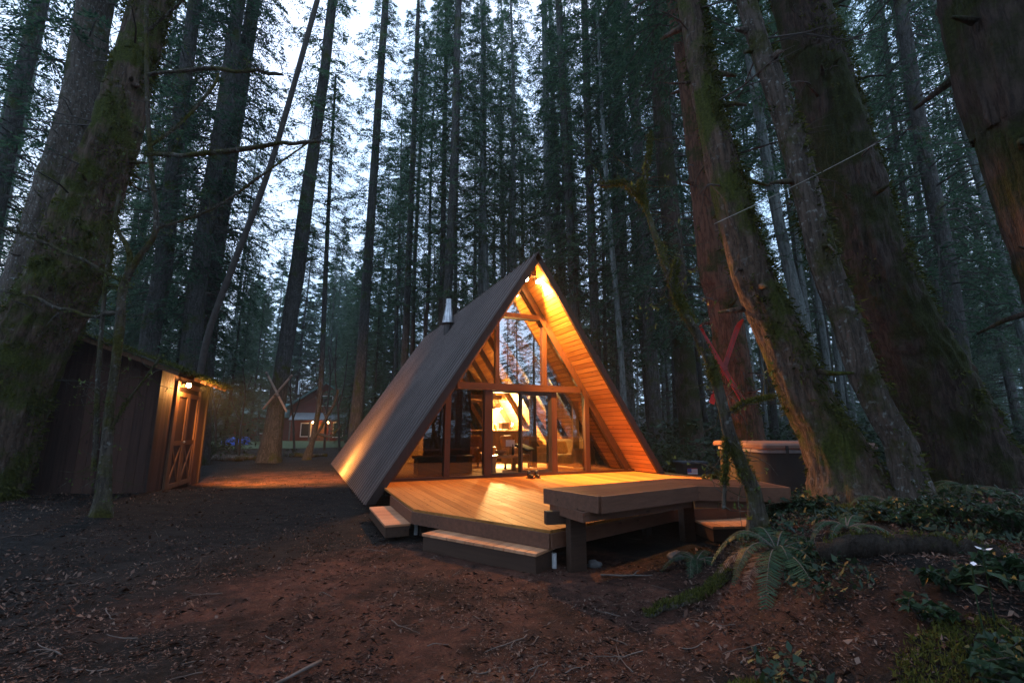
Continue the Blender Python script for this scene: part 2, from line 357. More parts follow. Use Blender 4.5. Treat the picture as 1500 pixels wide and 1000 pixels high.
cab = empty('cabin', (0, 0, 0), 'brown A-frame cabin with a steep corrugated metal roof and a glazed gable glowing from inside', 'cabin')
def roof_pt(s, z, y, n): return Vector((s*X(z, n), y, z))
ZB = -.30
for s in (-1, 1):
    z0 = ZB if s < 0 else .006
    # corrugated sheet
    cpitch, seg = .30, 20; ny = int(D_/cpitch*seg)
    ys = np.linspace(.0, D_, ny+1); amp = .050*np.tanh(7*(np.sin(ys/cpitch*2*math.pi)-.55))
    V = []
    for z in (z0, 1.2, 2.6, 4.0, H_+.004):
        for y, a in zip(ys, amp): V.append(roof_pt(s, z, y, -a))
    n1 = ny+1
    F = [(j*n1+i, j*n1+i+1, (j+1)*n1+i+1, (j+1)*n1+i) for j in range(4) for i in range(ny)]
    link('roof_sheet', np_mesh('roof_sheet', V, F, M['roof'], smooth=True), cab)
    b = MB(); b.prism([roof_pt(s, z0, .05, .056), roof_pt(s, H_-.05, .05, .056), roof_pt(s, H_-.05-.1, .05, .105), roof_pt(s, z0, .05, .105)], (0, D_-.1, 0)); b.build('roof_deck', M['barge'], cab)
    # boards under the roof, laid along the ridge direction
    b = MB(); n = 46; top = H_-.28
    for i in range(n):
        za = z0+.02 + (top-z0)*i/n; zb = z0+.02 + (top-z0)*(i+1)/n - .011
        b.prism([roof_pt(s, za, .045, .108), roof_pt(s, zb, .045, .108), roof_pt(s, zb, .045, .128), roof_pt(s, za, .045, .128)], (0, D_-.4, 0))
    b.build('soffit_boards', M['cedar'], cab)
    # barge board on the gable end and a trim strip over it
    for y0 in (-.035, D_-.05):
        b = MB(); b.prism([roof_pt(s, z0-.0, y0, -.02), roof_pt(s, H_+.0, y0, -.02), roof_pt(s, H_-.10, y0, .132), roof_pt(s, z0, y0, .132)], (0, .08, 0)); b.build('barge_board', M['barge'], cab)
    # rafters
    for y in [RF+.02] + [RF+.02+1.22*j for j in range(1, 9)]:
        b = MB(); zt = H_-.42
        b.prism([roof_pt(s, max(z0, .004), y, .131), roof_pt(s, zt, y, .131), roof_pt(s, zt-.06, y, .30), roof_pt(s, max(z0, .004), y, .30)], (0, .095, 0))
        b.build('rafter', M['beam'], cab)
b = MB()
for s in (-1, 1): b.prism([(0, -.05, H_+.035), (s*.17*KX/SL*1.6, -.05, H_-.24), (s*(.17*KX/SL*1.6-.012), -.05, H_-.245), (0, -.05, H_+.02)], (0, D_+.1, 0))
b.build('ridge_cap', M['flash'], cab)
b = MB(); b.box((0, D_/2-.1, H_-.40), (.11, D_-.6, .24)); b.build('ridge_beam', M['beam'], cab)
# floor, sill, back wall, loft
b = MB(); nb = 44
for i in range(nb): b.box((-3.3+6.6*(i+.5)/nb, (RF+D_)/2-.1, -.012), (6.6/nb-.004, D_-RF-.3, .024))
b.build('floor', M['floor'], cab)
b = MB(); b.box((0, (RF+D_)/2, -.16), (6.5, D_-RF, .24)); b.build('floor_base', M['barge'], cab)
b = MB(); nb = 40
for i in range(nb):
    xa = -3.3+6.6*i/nb; xb = xa+6.6/nb-.006
    za = H_-.15/CBN*CBN - abs(xa)/KX - .32; zb = H_-.15 - abs(xb)/KX - .32
    if max(za, zb) < .05: continue
    b.prism([(xa, D_-.35, 0), (xb, D_-.35, 0), (xb, D_-.35, max(zb, .01)), (xa, D_-.35, max(za, .01))], (0, .06, 0))
b.build('back_wall', M['panel'], cab)
b = MB(); b.prism([(-X(0, .2), D_-.28, -.2), (X(0, .2), D_-.28, -.2), (0, D_-.28, H_-.25)], (0, .1, 0)); b.build('back_cladding', M['barge'], cab)
b = MB(); LY = 7.0
b.box((0, (LY+D_-.4)/2, 2.27), (2*X(2.27, .31), D_-.4-LY, .12)); b.build('loft_floor', M['beamx'], cab)
b = MB(); nb = 22
for i in range(nb):                                         # boarded loft end wall
    xa = -X(2.35, .31)+2*X(2.35, .31)*i/nb; xb = xa+2*X(2.35, .31)/nb-.008
    h = lambda x: min(H_-.55-abs(x)/KX-.1, 5)
    if max(h(xa), h(xb)) > 2.4: b.prism([(xa, 8.8, 2.34), (xb, 8.8, 2.34), (xb, 8.8, max(2.34, h(xb))), (xa, 8.8, max(2.34, h(xa)))], (0, .03, 0))
b.build('loft_wall', M['panel'], cab)
b = MB(); b.box((0, 6.3, 2.27), (2*X(2.27, .31), .12, .16)); b.build('tie_beam', M['beamx'], cab)
b = MB(); b.bar((1.42, 3.2, 0), (1.42, 3.2, 3.05), .17, .17, (0, 1, 0)); b.build('dark_post', M['beam'], cab)  # dark upright added for a dark streak in the right door leaf
b = MB()
for i in range(9):
    x = -1.95+i*.145; h = lambda x: min(2.2, H_-.55-abs(x)/KX)
    b.prism([(x-.07, 2.75, 0), (x+.07, 2.75, 0), (x+.07, 2.75, h(x+.07)), (x-.07, 2.75, h(x-.07))], (0, .03, 0))      # partition behind the two left bays
b.build('partition_wall', M['darkpanel'], cab)
b = MB(); b.box((-1.6, 2.3, .42), (1.5, .55, .06)); b.box((-1.6, 2.3, .2), (1.4, .48, .38)); b.build('window_seat', M['darkpanel'], cab)

# facade
fac_y = RF; ZT, ZC, A_, B_, Cc = 2.138, 3.985, 1.895, .905, .665
b = MB(); b.box((0, fac_y, .03), (2*X(.03, .13), .16, .06)); b.build('sill', M['beamx'], cab)
for x, wd in ((-A_, .13), (A_, .13), (-B_, .17), (B_, .15)):
    b = MB(); b.box((x, fac_y, (ZT-.08+.06)/2), (wd, .145, ZT-.08-.06)); b.build('post', M['beam'], cab)
b = MB(); b.box((0, fac_y-.012, ZT), (2*X(ZT+.08, .31), .19, .165)); b.build('transom_beam', M['beamx'], cab)
for s in (-1, 1):
    b = MB(); b.box((s*Cc, fac_y, (ZT+.083+ZC-.065)/2), (.10, .13, ZC-.065-ZT-.083)); b.build('mullion', M['beam'], cab)
    b = MB(); b.prism([roof_pt(s, .06, fac_y-.08, .29), roof_pt(s, H_-.62, fac_y-.08, .29), roof_pt(s, H_-.66, fac_y-.08, .36), roof_pt(s, .06, fac_y-.08, .36)], (0, .10, 0)); b.build('gable_frame', M['beam'], cab)
b = MB(); b.box((0, fac_y-.01, ZC), (2*X(ZC+.06, .31), .15, .12)); b.build('collar_beam', M['beamx'], cab)
def pane(poly, m='glass', name='window_pane', frame=None):
    b = MB(); b.prism([(x, fac_y+.03, z) for x, z in poly], (0, .006, 0)); return b.build(name, M[m], cab)
def sash(x0, x1, z0, z1, y, wd, m, parent, name='door_leaf'):
    b = MB()
    b.box(((x0+x1)/2, y, z0+wd/2), (x1-x0, .04, wd)); b.box(((x0+x1)/2, y, z1-wd/2), (x1-x0, .04, wd))
    b.box((x0+wd/2, y, (z0+z1)/2), (wd, .04, z1-z0-2*wd)); b.box((x1-wd/2, y, (z0+z1)/2), (wd, .04, z1-z0-2*wd))
    return b.build(name, m, parent)
zg = ZT-.083
Xi = lambda z: X(z, .355)
for s in (-1, 1):
    pane([(s*(B_+.08), .06), (s*(A_-.065), .06), (s*(A_-.065), zg), (s*(B_+.08), zg)], 'dark_glass' if s < 0 else 'glass')
    pane([(s*(A_+.065), .06), (s*Xi(.06), .06), (s*(A_+.065), H_-(A_+.065+.355*SL/1)/KX-.0)], 'dark_glass')
    zc = H_-.355*SL/KX-(Cc+.05)/KX
    pane([(s*(Cc+.05), ZT+.083), (s*Xi(ZT+.083), ZT+.083), (s*(Cc+.05), min(zc, 4))])
pane([(-Cc+.05, ZT+.083), (Cc-.05, ZT+.083), (Cc-.05, ZC-.06), (-Cc+.05, ZC-.06)], 'sky_glass')
pane([(-Xi(ZC+.06), ZC+.06), (Xi(ZC+.06), ZC+.06), (0, H_-.355*SL/KX-.02)], 'sky_glass')
# sliding door: fixed right leaf, left leaf slid open behind it
b = MB(); b.box((0, fac_y, .075), (2*B_-.16, .15, .03)); b.box((-B_+.105, fac_y, 1.05), (.04, .13, 1.9)); b.box((B_-.095, fac_y, 1.05), (.04, .13, 1.9)); b.box((0, fac_y, 2.025), (2*B_-.16, .14, .05)); b.build('door_frame', M['black'], cab)
lf = sash(-.03, B_-.115, .09, 2.0, fac_y-.028, .045, M['black'], cab)
b = MB(); b.box(((B_-.145)/2, fac_y-.028, 1.045), (B_-.175, .006, 1.82)); b.build('door_pane', M['glass'], lf)
lf = sash(-.06, B_-.135, .09, 2.0, fac_y+.03, .045, M['black'], cab)
b = MB(); b.box((.02, fac_y-.005, 1.05), (.02, .03, .2)); b.build('door_handle', M['steel'], lf)
# flue on the left slope
fz = 4.42; fx = -X(fz); fy = 5.55
fl = MB(); fl.lathe((fx-.02, fy, fz-.35), [(.14, 0), (.14, .62), (.21, .64), (.215, .68), (.205, .70), (.105, 1.24), (.105, 1.30), (.118, 1.305), (.118, 1.33), (.095, 1.335), (.095, 1.50), (.08, 1.50)], 28)
fo = fl.build('flue', [M['steel']], cab, smooth=True)
m_ = fo.modifiers.new('edge', 'EDGE_SPLIT'); m_.split_angle = R_(35)
b = MB(); b.lathe((fx-.02, fy, fz-.36), [(.15, 0), (.15, .60), (.235, .62), (.235, .642), (.15, .65)], 28); b.build('flue_base', M['flash'], fo)
# floodlight under the ridge
fl_root = empty('floodlight', (0, .42, 4.98), 'twin headed floodlight burning under the peak of the A-frame gable', 'floodlight')
b = MB(); b.lathe((0, 0, -.02), [(.06, 0), (.06, .05)], 16); b.build('base_plate', M['black'], fl_root, smooth=False)
bulb = glow('lit_bulb', (1, .72, .38), 60)
for x, dr in ((-.11, Vector((-.35, -.6, -.72))), (.11, Vector((.55, -.35, -.75)))):
    p = Vector((x, 0, -.10)); dr.normalize()
    b = MB(); b.tube([Vector((x*.3, 0, -.0)), p - dr*.02, p+dr*.05, p+dr*.12], [.02, .03, .05, .065], 16); b.build('lamp_head', M['black'], fl_root)
    b = MB(); b.blob(p+dr*.13, .06, rough=0); b.build('bulb', bulb, fl_root, smooth=True)
def spot(name, loc, target, energy, angle, blend, size=.06, col=WARM, parent=None):
    l = bpy.data.lights.new(name, 'SPOT'); l.energy = energy; l.spot_size = R_(angle); l.spot_blend = blend; l.shadow_soft_size = size; l.color = col
    o = bpy.data.objects.new(name, l); COL.objects.link(o); o.location = loc
    o.rotation_euler = (Vector(target)-Vector(loc)).to_track_quat('-Z', 'Y').to_euler(); return o
def point(name, loc, energy, size=.06, col=WARM):
    l = bpy.data.lights.new(name, 'POINT'); l.energy = energy; l.shadow_soft_size = size; l.color = col
    o = bpy.data.objects.new(name, l); COL.objects.link(o); o.location = loc; return o
spot('floodlight_beam', (-.02, .25, 4.74), (-2.0, -3.2, 0), 740, 115, .15)
spot('floodlight_side_beam', (.18, .25, 4.74), (3.3, .2, .0), 4000, 84, .7)
point('floodlight_bulbs', (.10, .24, 4.72), 36, .07)

# ------------------------------------------------------------------ deck, steps, bench
def clip(poly, axis, val, keep_greater):
    o = []
    for i in range(len(poly)):
        a, b = poly[i], poly[(i+1) % len(poly)]
        ia = (a[axis] >= val) == keep_greater; ib = (b[axis] >= val) == keep_greater
        if ia: o.append(a)
        if ia != ib:
            t = (val-a[axis])/(b[axis]-a[axis]); o.append((a[0]+t*(b[0]-a[0]), a[1]+t*(b[1]-a[1])))
    return o
deck_poly = [(-3.42, -.9), (-3.42, -2.71), (-2.32, -4.74), (.07, -4.06), (.9, -4.25), (2.2, -4.3), (5.0, -4.3), (5.0, -1.4), (3.92, -1.2), (3.92, .90), (-3.42, .90)]
deck = empty('deck', (0, 0, -.42), 'low wooden deck of stained boards in front of the glazed gable', 'deck')
def dk(b, name, m, **k): o = b.build(name, m, deck, **k); o.location = (0, 0, .42); return o
b = MB(); bw = .142; x = -3.42
while x < 5.0:
    q = clip(clip(deck_poly, 0, x+.003, True), 0, min(x+bw-.003, 5.0), False)
    if len(q) >= 3: b.prism([(a, c, -.035) for a, c in q], (0, 0, .035))
    x += bw
dk(b, 'deck_boards', M['deck'])
b = MB(); cx_, cy_ = 0, -1
for i in range(len(deck_poly)-1):
    if i in (8, 9): continue
    a, c = Vector((*deck_poly[i], 0)), Vector((*deck_poly[i+1], 0)); d = (c-a).normalized(); nrm = Vector((d.y, -d.x, 0))
    if nrm.dot(Vector((0, -1, 0))-a) > 0: nrm = -nrm
    b.bar(a+nrm*.014+Vector((0, 0, -.115))-d*.002, c+nrm*.014+Vector((0, 0, -.115))+d*.002, .028, .16)
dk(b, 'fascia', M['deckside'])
for x in (-3.0, -2.0, -1.0, 0, 1, 2, 3, 4.6):
    b = MB(); b.box((x, -1.6 if abs(x) < 2.6 else -.9, -.14), (.05, 4.4 if abs(x) < 2.6 else 3, .15)); dk(b, 'joist', M['barge'])
for x, y in ((-3.2, -2.4), (-2.3, -4.3), (-.2, -3.8), (1.5, -3.9), (4.7, -4), (-3.2, -1.1)):
    b = MB(); b.box((x, y, -.31), (.1, .1, .24)); dk(b, 'footing', M['barge'])
def step_box(name, c, L, wd, h, ang, label, nb, grp=None):
    t = empty(name, (c[0], c[1], c[2]-h), label, 'step', grp, ang)
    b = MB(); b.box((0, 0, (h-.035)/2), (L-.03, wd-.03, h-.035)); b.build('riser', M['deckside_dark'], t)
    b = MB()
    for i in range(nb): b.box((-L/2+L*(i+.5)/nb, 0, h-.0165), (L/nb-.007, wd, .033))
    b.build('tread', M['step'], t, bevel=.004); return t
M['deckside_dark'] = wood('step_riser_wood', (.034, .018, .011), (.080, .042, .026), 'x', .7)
d1 = Vector((.89, -1.49, 0)).normalized()
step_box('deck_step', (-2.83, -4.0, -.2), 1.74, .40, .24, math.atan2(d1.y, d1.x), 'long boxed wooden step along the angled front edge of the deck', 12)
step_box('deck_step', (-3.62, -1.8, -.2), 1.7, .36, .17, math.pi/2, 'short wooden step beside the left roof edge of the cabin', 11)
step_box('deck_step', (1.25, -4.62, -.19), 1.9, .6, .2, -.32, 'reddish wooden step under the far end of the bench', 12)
for pz in ((609, 782, 765), (812, 832, 808)):
    p = atz(pz[0], pz[1], -.42); b = MB(); b.tube([p+Vector((0, 0, -.05)), p+Vector((0, 0, .16))], [.028, .028], 14)
    tag(b.build('pipe', plain('white_pvc', (.7, .7, .7), .5, bmp=0)), 'short white pipe standing at the left end of the long boxed step' if pz[0] < 700 else 'short white pipe standing between the long boxed step and the bench leg', 'pipe')
# bench: two runs of planks round the deck corner
bench = empty('bench', (-1.0, -4.7, -.42), 'thick plank bench bent round the front corner of the deck on heavy wooden legs', 'bench')
bl = Vector((-1.0, -4.7, -.42))
P0, P1 = atz(799, 715, .42), atz(879, 727, .42); P2, P3 = atz(1020, 711.5, .42), atz(1154, 714, .42)
Q3, Q2 = atz(1100, 703, .42), atz(985, 700, .42)
Pb = P0.copy()
runs = [(P0, P1, P2, Q2), (Q2, P2, P3, Q3)]
sl_, fr = MB(), MB()
for (a, b_, c, d) in runs:
    for i in range(4):                                      # planks along the run, between the front edge b-c and the back edge a-d
        t0, t1 = i/4+.004, (i+1)/4-.004
        q = [b_.lerp(a, t0), c.lerp(d, t0), c.lerp(d, t1), b_.lerp(a, t1)]
        sl_.prism([p - bl + Vector((0, 0, -.04)) for p in q], (0, 0, .04))
o = sl_.build('seat', M['benchtop'], bench)
top = Vector((0, 0, -.082))
for a, c in ((P0, P1), (P1, P2), (P2, P3), (P3, Q3)):
    d = (c-a).normalized(); nrm = Vector((d.y, -d.x, 0))
    fr.bar(a-bl+top+nrm*.016, c-bl+top+nrm*.016, .032, .17)
fr.build('edge_board', M['deckside'], bench)
b = MB(); off = Vector((.12, .12, -.205))
b.bar(P1+Vector((-.16, .12, -.215))-bl, P2+Vector((0, .12, -.215))-bl, .045, .10); b.bar(P0+Vector((.05, -.05, -.215))-bl, P1+Vector((-.14, .14, -.215))-bl, .045, .10)
b.bar(P2+Vector((.04, .1, -.215))-bl, P3+Vector((-.2, .2, -.215))-bl, .045, .10)
b.build('apron', M['deckside'], bench)
for p in (Vector((-2.06, -4.86, 0)), Vector((.10, -4.30, 0)), Vector((.75, -4.95, -.42))):
    b = MB(); q = Vector((p.x, p.y, 0))-bl; b.bar(Vector((q.x, q.y, -.05)), Vector((q.x, q.y, .68)), .20, .11, (0, 1, 0)); b.build('leg', M['deckside_dark'], bench, bevel=.006)
s0, s1 = at(803, 758, 6.35), at(1000, 742, 7.3)
b = MB(); lg = Vector((-2.06, -4.80, 0)); b.bar(Vector((lg.x-.30, lg.y+.10, .13))-bl, Vector((lg.x+.05, lg.y+.04, .13))-bl, .09, .14); b.build('stretcher', M['deckside_dark'], bench)
# boots by the door
for k, (dx, rz) in enumerate(((-.08, .1), (.10, -.15))):
    p = atz(785, 701, 0)+Vector((dx, .12, 0)); t = empty('boot', p, 'black boot at the sliding door, nearer to its %s' % ('open half' if k == 0 else 'glass leaf'), 'boot', None, rz)
    b = MB(); b.blob((0, 0, .055), .06, (.85, 2.1, .85), .05, n=8); b.tube([(0, .06, .05), (0, .07, .12), (0, .08, .17)], [.05, .052, .05], 12); b.build('upper', M['black'], t, smooth=True)
    b = MB(); b.box((0, 0, .012), (.085, .25, .024)); b.build('sole', M['flash'], t)

# ------------------------------------------------------------------ inside the cabin
M['leather'] = plain('tan_leather', (.30, .15, .06), .5, bmp=.2); M['rug'] = plain('pale_rug', (.5, .4, .26), .9, var=.15, scale=20)
M['cloth'] = plain('ochre_cloth', (.45, .28, .09), .9); M['darkcloth'] = plain('dark_blanket', (.03, .028, .03), .95)
M['tablewood'] = wood('table_wood', (.22, .11, .045), (.40, .22, .10), 'x', .4); M['white'] = plain('white_paint', (.75, .73, .7), .5, var=.05, bmp=0)
b = MB(); b.box((.35, 2.4, .008), (2.0, 1.7, .012)); tag(b.build('rug', M['rug'], bevel=.004), 'pale rug on the cabin floor under the coffee table', 'rug')
t = empty('coffee_table', (-.02, 2.05, .0), 'low wooden coffee table just inside the open glass door', 'table')
b = MB(); b.box((0, 0, .415), (.95, .6, .06)); b.build('table_top', M['tablewood'], t, bevel=.008)
for sx in (-1, 1):
    for sy in (-1, 1): b = MB(); b.box((sx*.38, sy*.22, .1925), (.1, .1, .385)); b.build('leg', M['tablewood'], t)
b = MB(); b.lathe((-.12, 2.05, .446), [(.06, 0), (.09, .02), (.15, .08), (.16, .13), (.15, .13), (.13, .07), (.02, .03)], 24); tag(b.build('bowl', M['tablewood'], smooth=True), 'brown wooden bowl on the coffee table', 'bowl')
b = MB(); b.lathe((.20, 1.95, .446), [(.036, 0), (.037, .16), (.014, .21), (.013, .27), (.015, .28)], 16); tag(b.build('bottle', M['black'], smooth=True), 'dark bottle standing on the coffee table', 'bottle')
b = MB(); b.lathe((.06, 1.97, .446), [(.03, 0), (.03, .15), (.028, .15)], 16); tag(b.build('candle', plain('amber_glass', (.5, .25, .06), .3, bmp=0), smooth=True), 'slim amber jar beside the bottle on the coffee table', 'jar')
t = empty('card_stand', (.25, 2.25, .446), 'white card on a small stand at the back of the coffee table', 'card')
b = MB(); b.box((0, 0, .11), (.012, .012, .22)); b.box((0, 0, .006), (.1, .07, .012)); b.build('stand', M['black'], t)
b = MB(); b.box((0, -.01, .30), (.26, .008, .17)); b.build('card', M['white'], t)
def armchair(name, loc, rz, label, m, seatw=.62):
    t = empty(name, loc, label, 'armchair', None, rz)
    b = MB(); b.box((0, 0, .3), (seatw, .6, .22)); b.build('seat', m, t, bevel=.05)
    b = MB(); b.box((0, .30, .62), (seatw, .18, .62), Matrix.Rotation(-.22, 3, 'X')); b.build('backrest', m, t, bevel=.06)
    for s in (-1, 1): b = MB(); b.box((s*(seatw/2+.085), 0, .36), (.15, .62, .44)); b.build('arm', m, t, bevel=.05)
    for sx in (-1, 1):
        for sy in (-1, 1): b = MB(); b.box((sx*.3, sy*.24, .07), (.05, .05, .14)); b.build('leg', M['black'], t)
    return t
armchair('armchair', (.78, 2.95, .016), .75, 'tan leather armchair behind the coffee table inside the cabin', M['leather'])
armchair('armchair', (.2, 4.4, 0), .3, 'dark wooden framed armchair near the kitchen counter', M['tablewood'], .5)
t = empty('sofa', (1.95, 2.35, 0), 'ochre sofa against the sloping wall behind the right glass bays', 'sofa', None, -math.pi/2+.12)
b = MB(); b.box((0, 0, .28), (1.7, .7, .3)); b.build('seat', M['cloth'], t, bevel=.06)
b = MB(); b.box((0, .36, .58), (1.7, .18, .5), Matrix.Rotation(-.15, 3, 'X')); b.build('backrest', M['cloth'], t, bevel=.06)
for s in (-1, 1): b = MB(); b.box((s*.93, 0, .36), (.16, .75, .5)); b.build('arm', M['cloth'], t, bevel=.06)
b = MB(); b.box((1.72, 2.0, .62), (.42, .16, .36), Matrix.Rotation(.5, 3, 'Z') @ Matrix.Rotation(-.3, 3, 'X')); tag(b.build('cushion', plain('gold_cushion', (.55, .33, .08), .9), bevel=.06), 'gold cushion leaning on the ochre sofa', 'cushion')
b = MB(); b.box((1.02, 2.95, .60), (.62, .5, .07), Matrix.Rotation(.75, 3, 'Z') @ Matrix.Rotation(.35, 3, 'X')); tag(b.build('blanket', M['darkcloth'], bevel=.03), 'dark blanket thrown over the tan armchair', 'blanket')
t = empty('kitchen_counter', (1.5, 6.15, 0), 'dark panelled kitchen counter with a white top at the back of the room', 'counter')
b = MB()
for i in range(15): b.box((-1.05+i*.15, 0, .53), (.146, .5, 1.06))
b.build('cabinet', M['beam'], t)
b = MB(); b.box((0, -.03, 1.085), (2.3, .64, .045)); b.build('worktop', M['white'], t, bevel=.006)
b = MB(); b.box((1.72, 6.15, 1.24), (.34, .25, .26)); tag(b.build('toaster_oven', M['beam'], bevel=.02), 'small brown box oven on the white kitchen counter', 'oven')
for k, (x, h, lab) in enumerate(((1.35, .2, 'small canister on the kitchen counter left of the oven'), (2.05, .24, 'jar on the kitchen counter right of the oven'))):
    b = MB(); b.lathe((x, 6.1, 1.108), [(.05, 0), (.055, .02), (.05, h*.7), (.03, h), (.02, h)], 14); tag(b.build('canister', M['white'] if k else M['cloth'], smooth=True), lab, 'canister')
b = MB(); b.box((1.9, 7.6, .95), (.75, .7, 1.9)); tag(b.build('cupboard', M['panel'], bevel=.01), 'tall wooden cupboard behind the kitchen counter', 'cupboard')
b = MB(); q = at(727, 597, 16.2); b.box(q, (.10, .05, .16)); 
t = empty('pendant_lamp', (1.55, 6.3, 2.19), 'bright pendant lamp hanging over the kitchen counter', 'lamp')
b = MB(); b.lathe((0, 0, -.34), [(.16, 0), (.10, .14), (.03, .2), (.03, .22)], 20); b.build('shade', M['white'], t, smooth=True)
b = MB(); b.tube([(0, 0, -.13), (0, 0, .01)], [.008, .008], 6); b.build('cord', M['black'], t)
b = MB(); b.blob((0, 0, -.33), .07, rough=0); b.build('bulb', glow('kitchen_bulb', (1, .75, .4), 50), t, smooth=True)
point('kitchen_light', (1.55, 6.25, 1.72), 1200, .09, (1, .62, .22))
t = empty('ceiling_fan', at(776, 572, 14.3)+Vector((0, 0, .32)), 'dark hanging lamp with a wide flat shade behind the right door leaf', 'lamp')
b = MB(); b.tube([(0, 0, 0), (0, 0, -.42)], [.02, .02], 8); b.build('rod', M['black'], t)
b = MB(); b.lathe((0, 0, -.47), [(.06, 0), (.30, .03), (.28, .05), (.06, .10)], 24); b.build('shade', M['black'], t, smooth=True)
b = MB(); b.blob((0, 0, -.52), .055, rough=0); b.build('globe', glow('dim_globe', (1, .6, .25), .8), t, smooth=True)
b = MB(); q = at(843, 620, 13.0); b.box((q.x, q.y, 1.15), (.2, .03, 1.5)); tag(b.build('reflection_panel', M['cloth']), 'narrow tan panel standing in for a glass reflection in the second bay from the right', 'reflection_panel')  # panel added in place of a reflection in the glass

# ------------------------------------------------------------------ garden shed
M['shedwall'] = wood('shed_boards', (.030, .016, .012), (.085, .042, .030), 'z', .75, .6)
M['sheddoor'] = wood('shed_door_wood', (.11, .05, .028), (.22, .11, .06), 'z', .6, .3)
C1 = Vector((-7.90, 2.8, -.40)); C2 = Vector((-7.62, 6.75, -.40)); sy = (C2-C1).normalized(); sx = Vector((-sy.y, sy.x, 0))   # sx points away from the cabin
shed = empty('garden_shed', C1, 'dark wooden garden shed with a mossy roof and cross braced double doors', 'shed', None, math.atan2(sy.y, sy.x)-math.pi/2)
SLn, SWd = (C2-C1).length, 3.5                              # local: +y along the door wall, -x away from the cabin
def shz(x): return 2.86 + .38*min(-x, SWd+x)
b = MB(); n = 24
for i in range(n): b.box((-.02, SLn*(i+.5)/n, 1.45), (.036, SLn/n-.006, 2.9))
b.build('front_wall', M['shedwall'], shed)
for y in (.0, SLn):
    b = MB(); n = 20
    for i in range(n):
        xa = -.04-(SWd-.08)*i/n; xb = -.04-(SWd-.08)*(i+1)/n+.006
        b.prism([(xa, y, 0), (xb, y, 0), (xb, y, shz(xb)), (xa, y, shz(xa))], (0, .035, 0))
    b.build('gable_wall', M['shedwall'], shed)
b = MB(); b.box((-SWd+.02, SLn/2, 1.4), (.036, SLn, 2.8)); b.build('rear_wall', M['shedwall'], shed)
for y in (.02, SLn-.02): b = MB(); b.box((.02, y, 1.42), (.04, .12, 2.84)); b.build('corner_board', M['barge'], shed)
M['shake'] = plain('mossy_shakes', (.045, .042, .030), .95, var=.5, scale=5, bmp=.6)
for s in (0, 1):
    b = MB(); rr = random.Random(5+s)
    for row in range(9):
        for i in range(22):
            y = -.45 + (SLn+.9)*(i+.5)/22 + rr.uniform(-.02, .02); x = .48-(SWd/2+.48)*row/9
            if s: x = -SWd-x
            dx = -(SWd/2+.48)/9*1.5*(1 if not s else -1)
            za = shz(max(-SWd/2, -.0) if 0 else x) + .06 + rr.uniform(0, .03); zb = shz(x+dx) + .06
            if (s == 0 and x+dx < -SWd/2-.05): dx = -SWd/2-.05-x; zb = shz(-SWd/2)+.06
            if (s == 1 and x+dx > -SWd/2+.05): dx = -SWd/2+.05-x; zb = shz(-SWd/2)+.06
            b.bar((x, y, za), (x+dx, y, zb), (SLn+.9)/22-.015, .03)
    b.build('roof', M['shake'], shed)
for y in [-.35 + .55*i for i in range(9)]:
    b = MB(); b.bar((.44, y, shz(.44)+.0), (-SWd/2, y, shz(-SWd/2)+.0), .05, .10); b.build('roof_rafter', M['sheddoor'], shed)
# double door
def dleaf(y0, y1, m, name='door'):
    b = MB(); xx = .028; z0, zm, z1 = .12, 1.18, 2.42; wd = .11
    b.box((.008, (y0+y1)/2, (z0+z1)/2), (.016, y1-y0, z1-z0), m=1)
    for y in (y0+wd/2, y1-wd/2): b.box((xx+.006, y, (z0+z1)/2), (.03, wd, z1-z0))
    for z in (z0+wd/2, zm, z1-wd/2): b.box((xx+.004, (y0+y1)/2, z), (.03, y1-y0-2*wd, wd))
    a, c = y0+wd+.01, y1-wd-.01; e, f = z0+wd, zm-wd/2
    b.bar((xx, a, e), (xx, c, f), .07, .022, (1, 0, 0)); b.bar((xx-.004, a, f), (xx-.004, c, e), .07, .022, (1, 0, 0))
    return b.build(name, [m, M['shedwall']], shed)
dleaf(1.18, 2.06, M['sheddoor']); d2 = dleaf(2.09, 2.97, M['sheddoor'])
b = MB(); b.blob((.07, 2.0, 1.2), .03, rough=0, n=6); b.build('knob', M['steel'], shed, smooth=True)
for y in (1.1, 3.05): b = MB(); b.box((.03, y, 1.3), (.05, .12, 2.5)); b.build('door_trim', M['sheddoor'], shed)
b = MB(); b.box((.03, 2.07, 2.6), (.05, 2.07, .12)); b.build('door_head', M['sheddoor'], shed)
# lamp on the shed
lp = Vector((.16, 1.28, 2.58)); Rz = Matrix.Rotation(shed.rotation_euler.z, 3, 'Z'); wl = C1 + Rz @ lp
t = empty('wall_lamp', C1 + Rz @ Vector((.05, 1.28, 2.60)), 'small lit lamp fixed high on the shed wall above its doors', 'lamp')
b = MB(); b.tube([(0, 0, 0), (.06, 0, .02), (.12, 0, .02)], [.05, .035, .05], 12); b.build('bracket', M['black'], t)
b = MB(); b.blob((.15, 0, -.02), .055, rough=0); b.build('bulb', bulb, t, smooth=True)
point('shed_light', wl+Vector((.06, 0, -.10)), 46, .05)
spot('shed_beam', wl+Vector((.26, .02, -.02)), (-4.0, 8.0, .0), 3300, 98, 1.0)
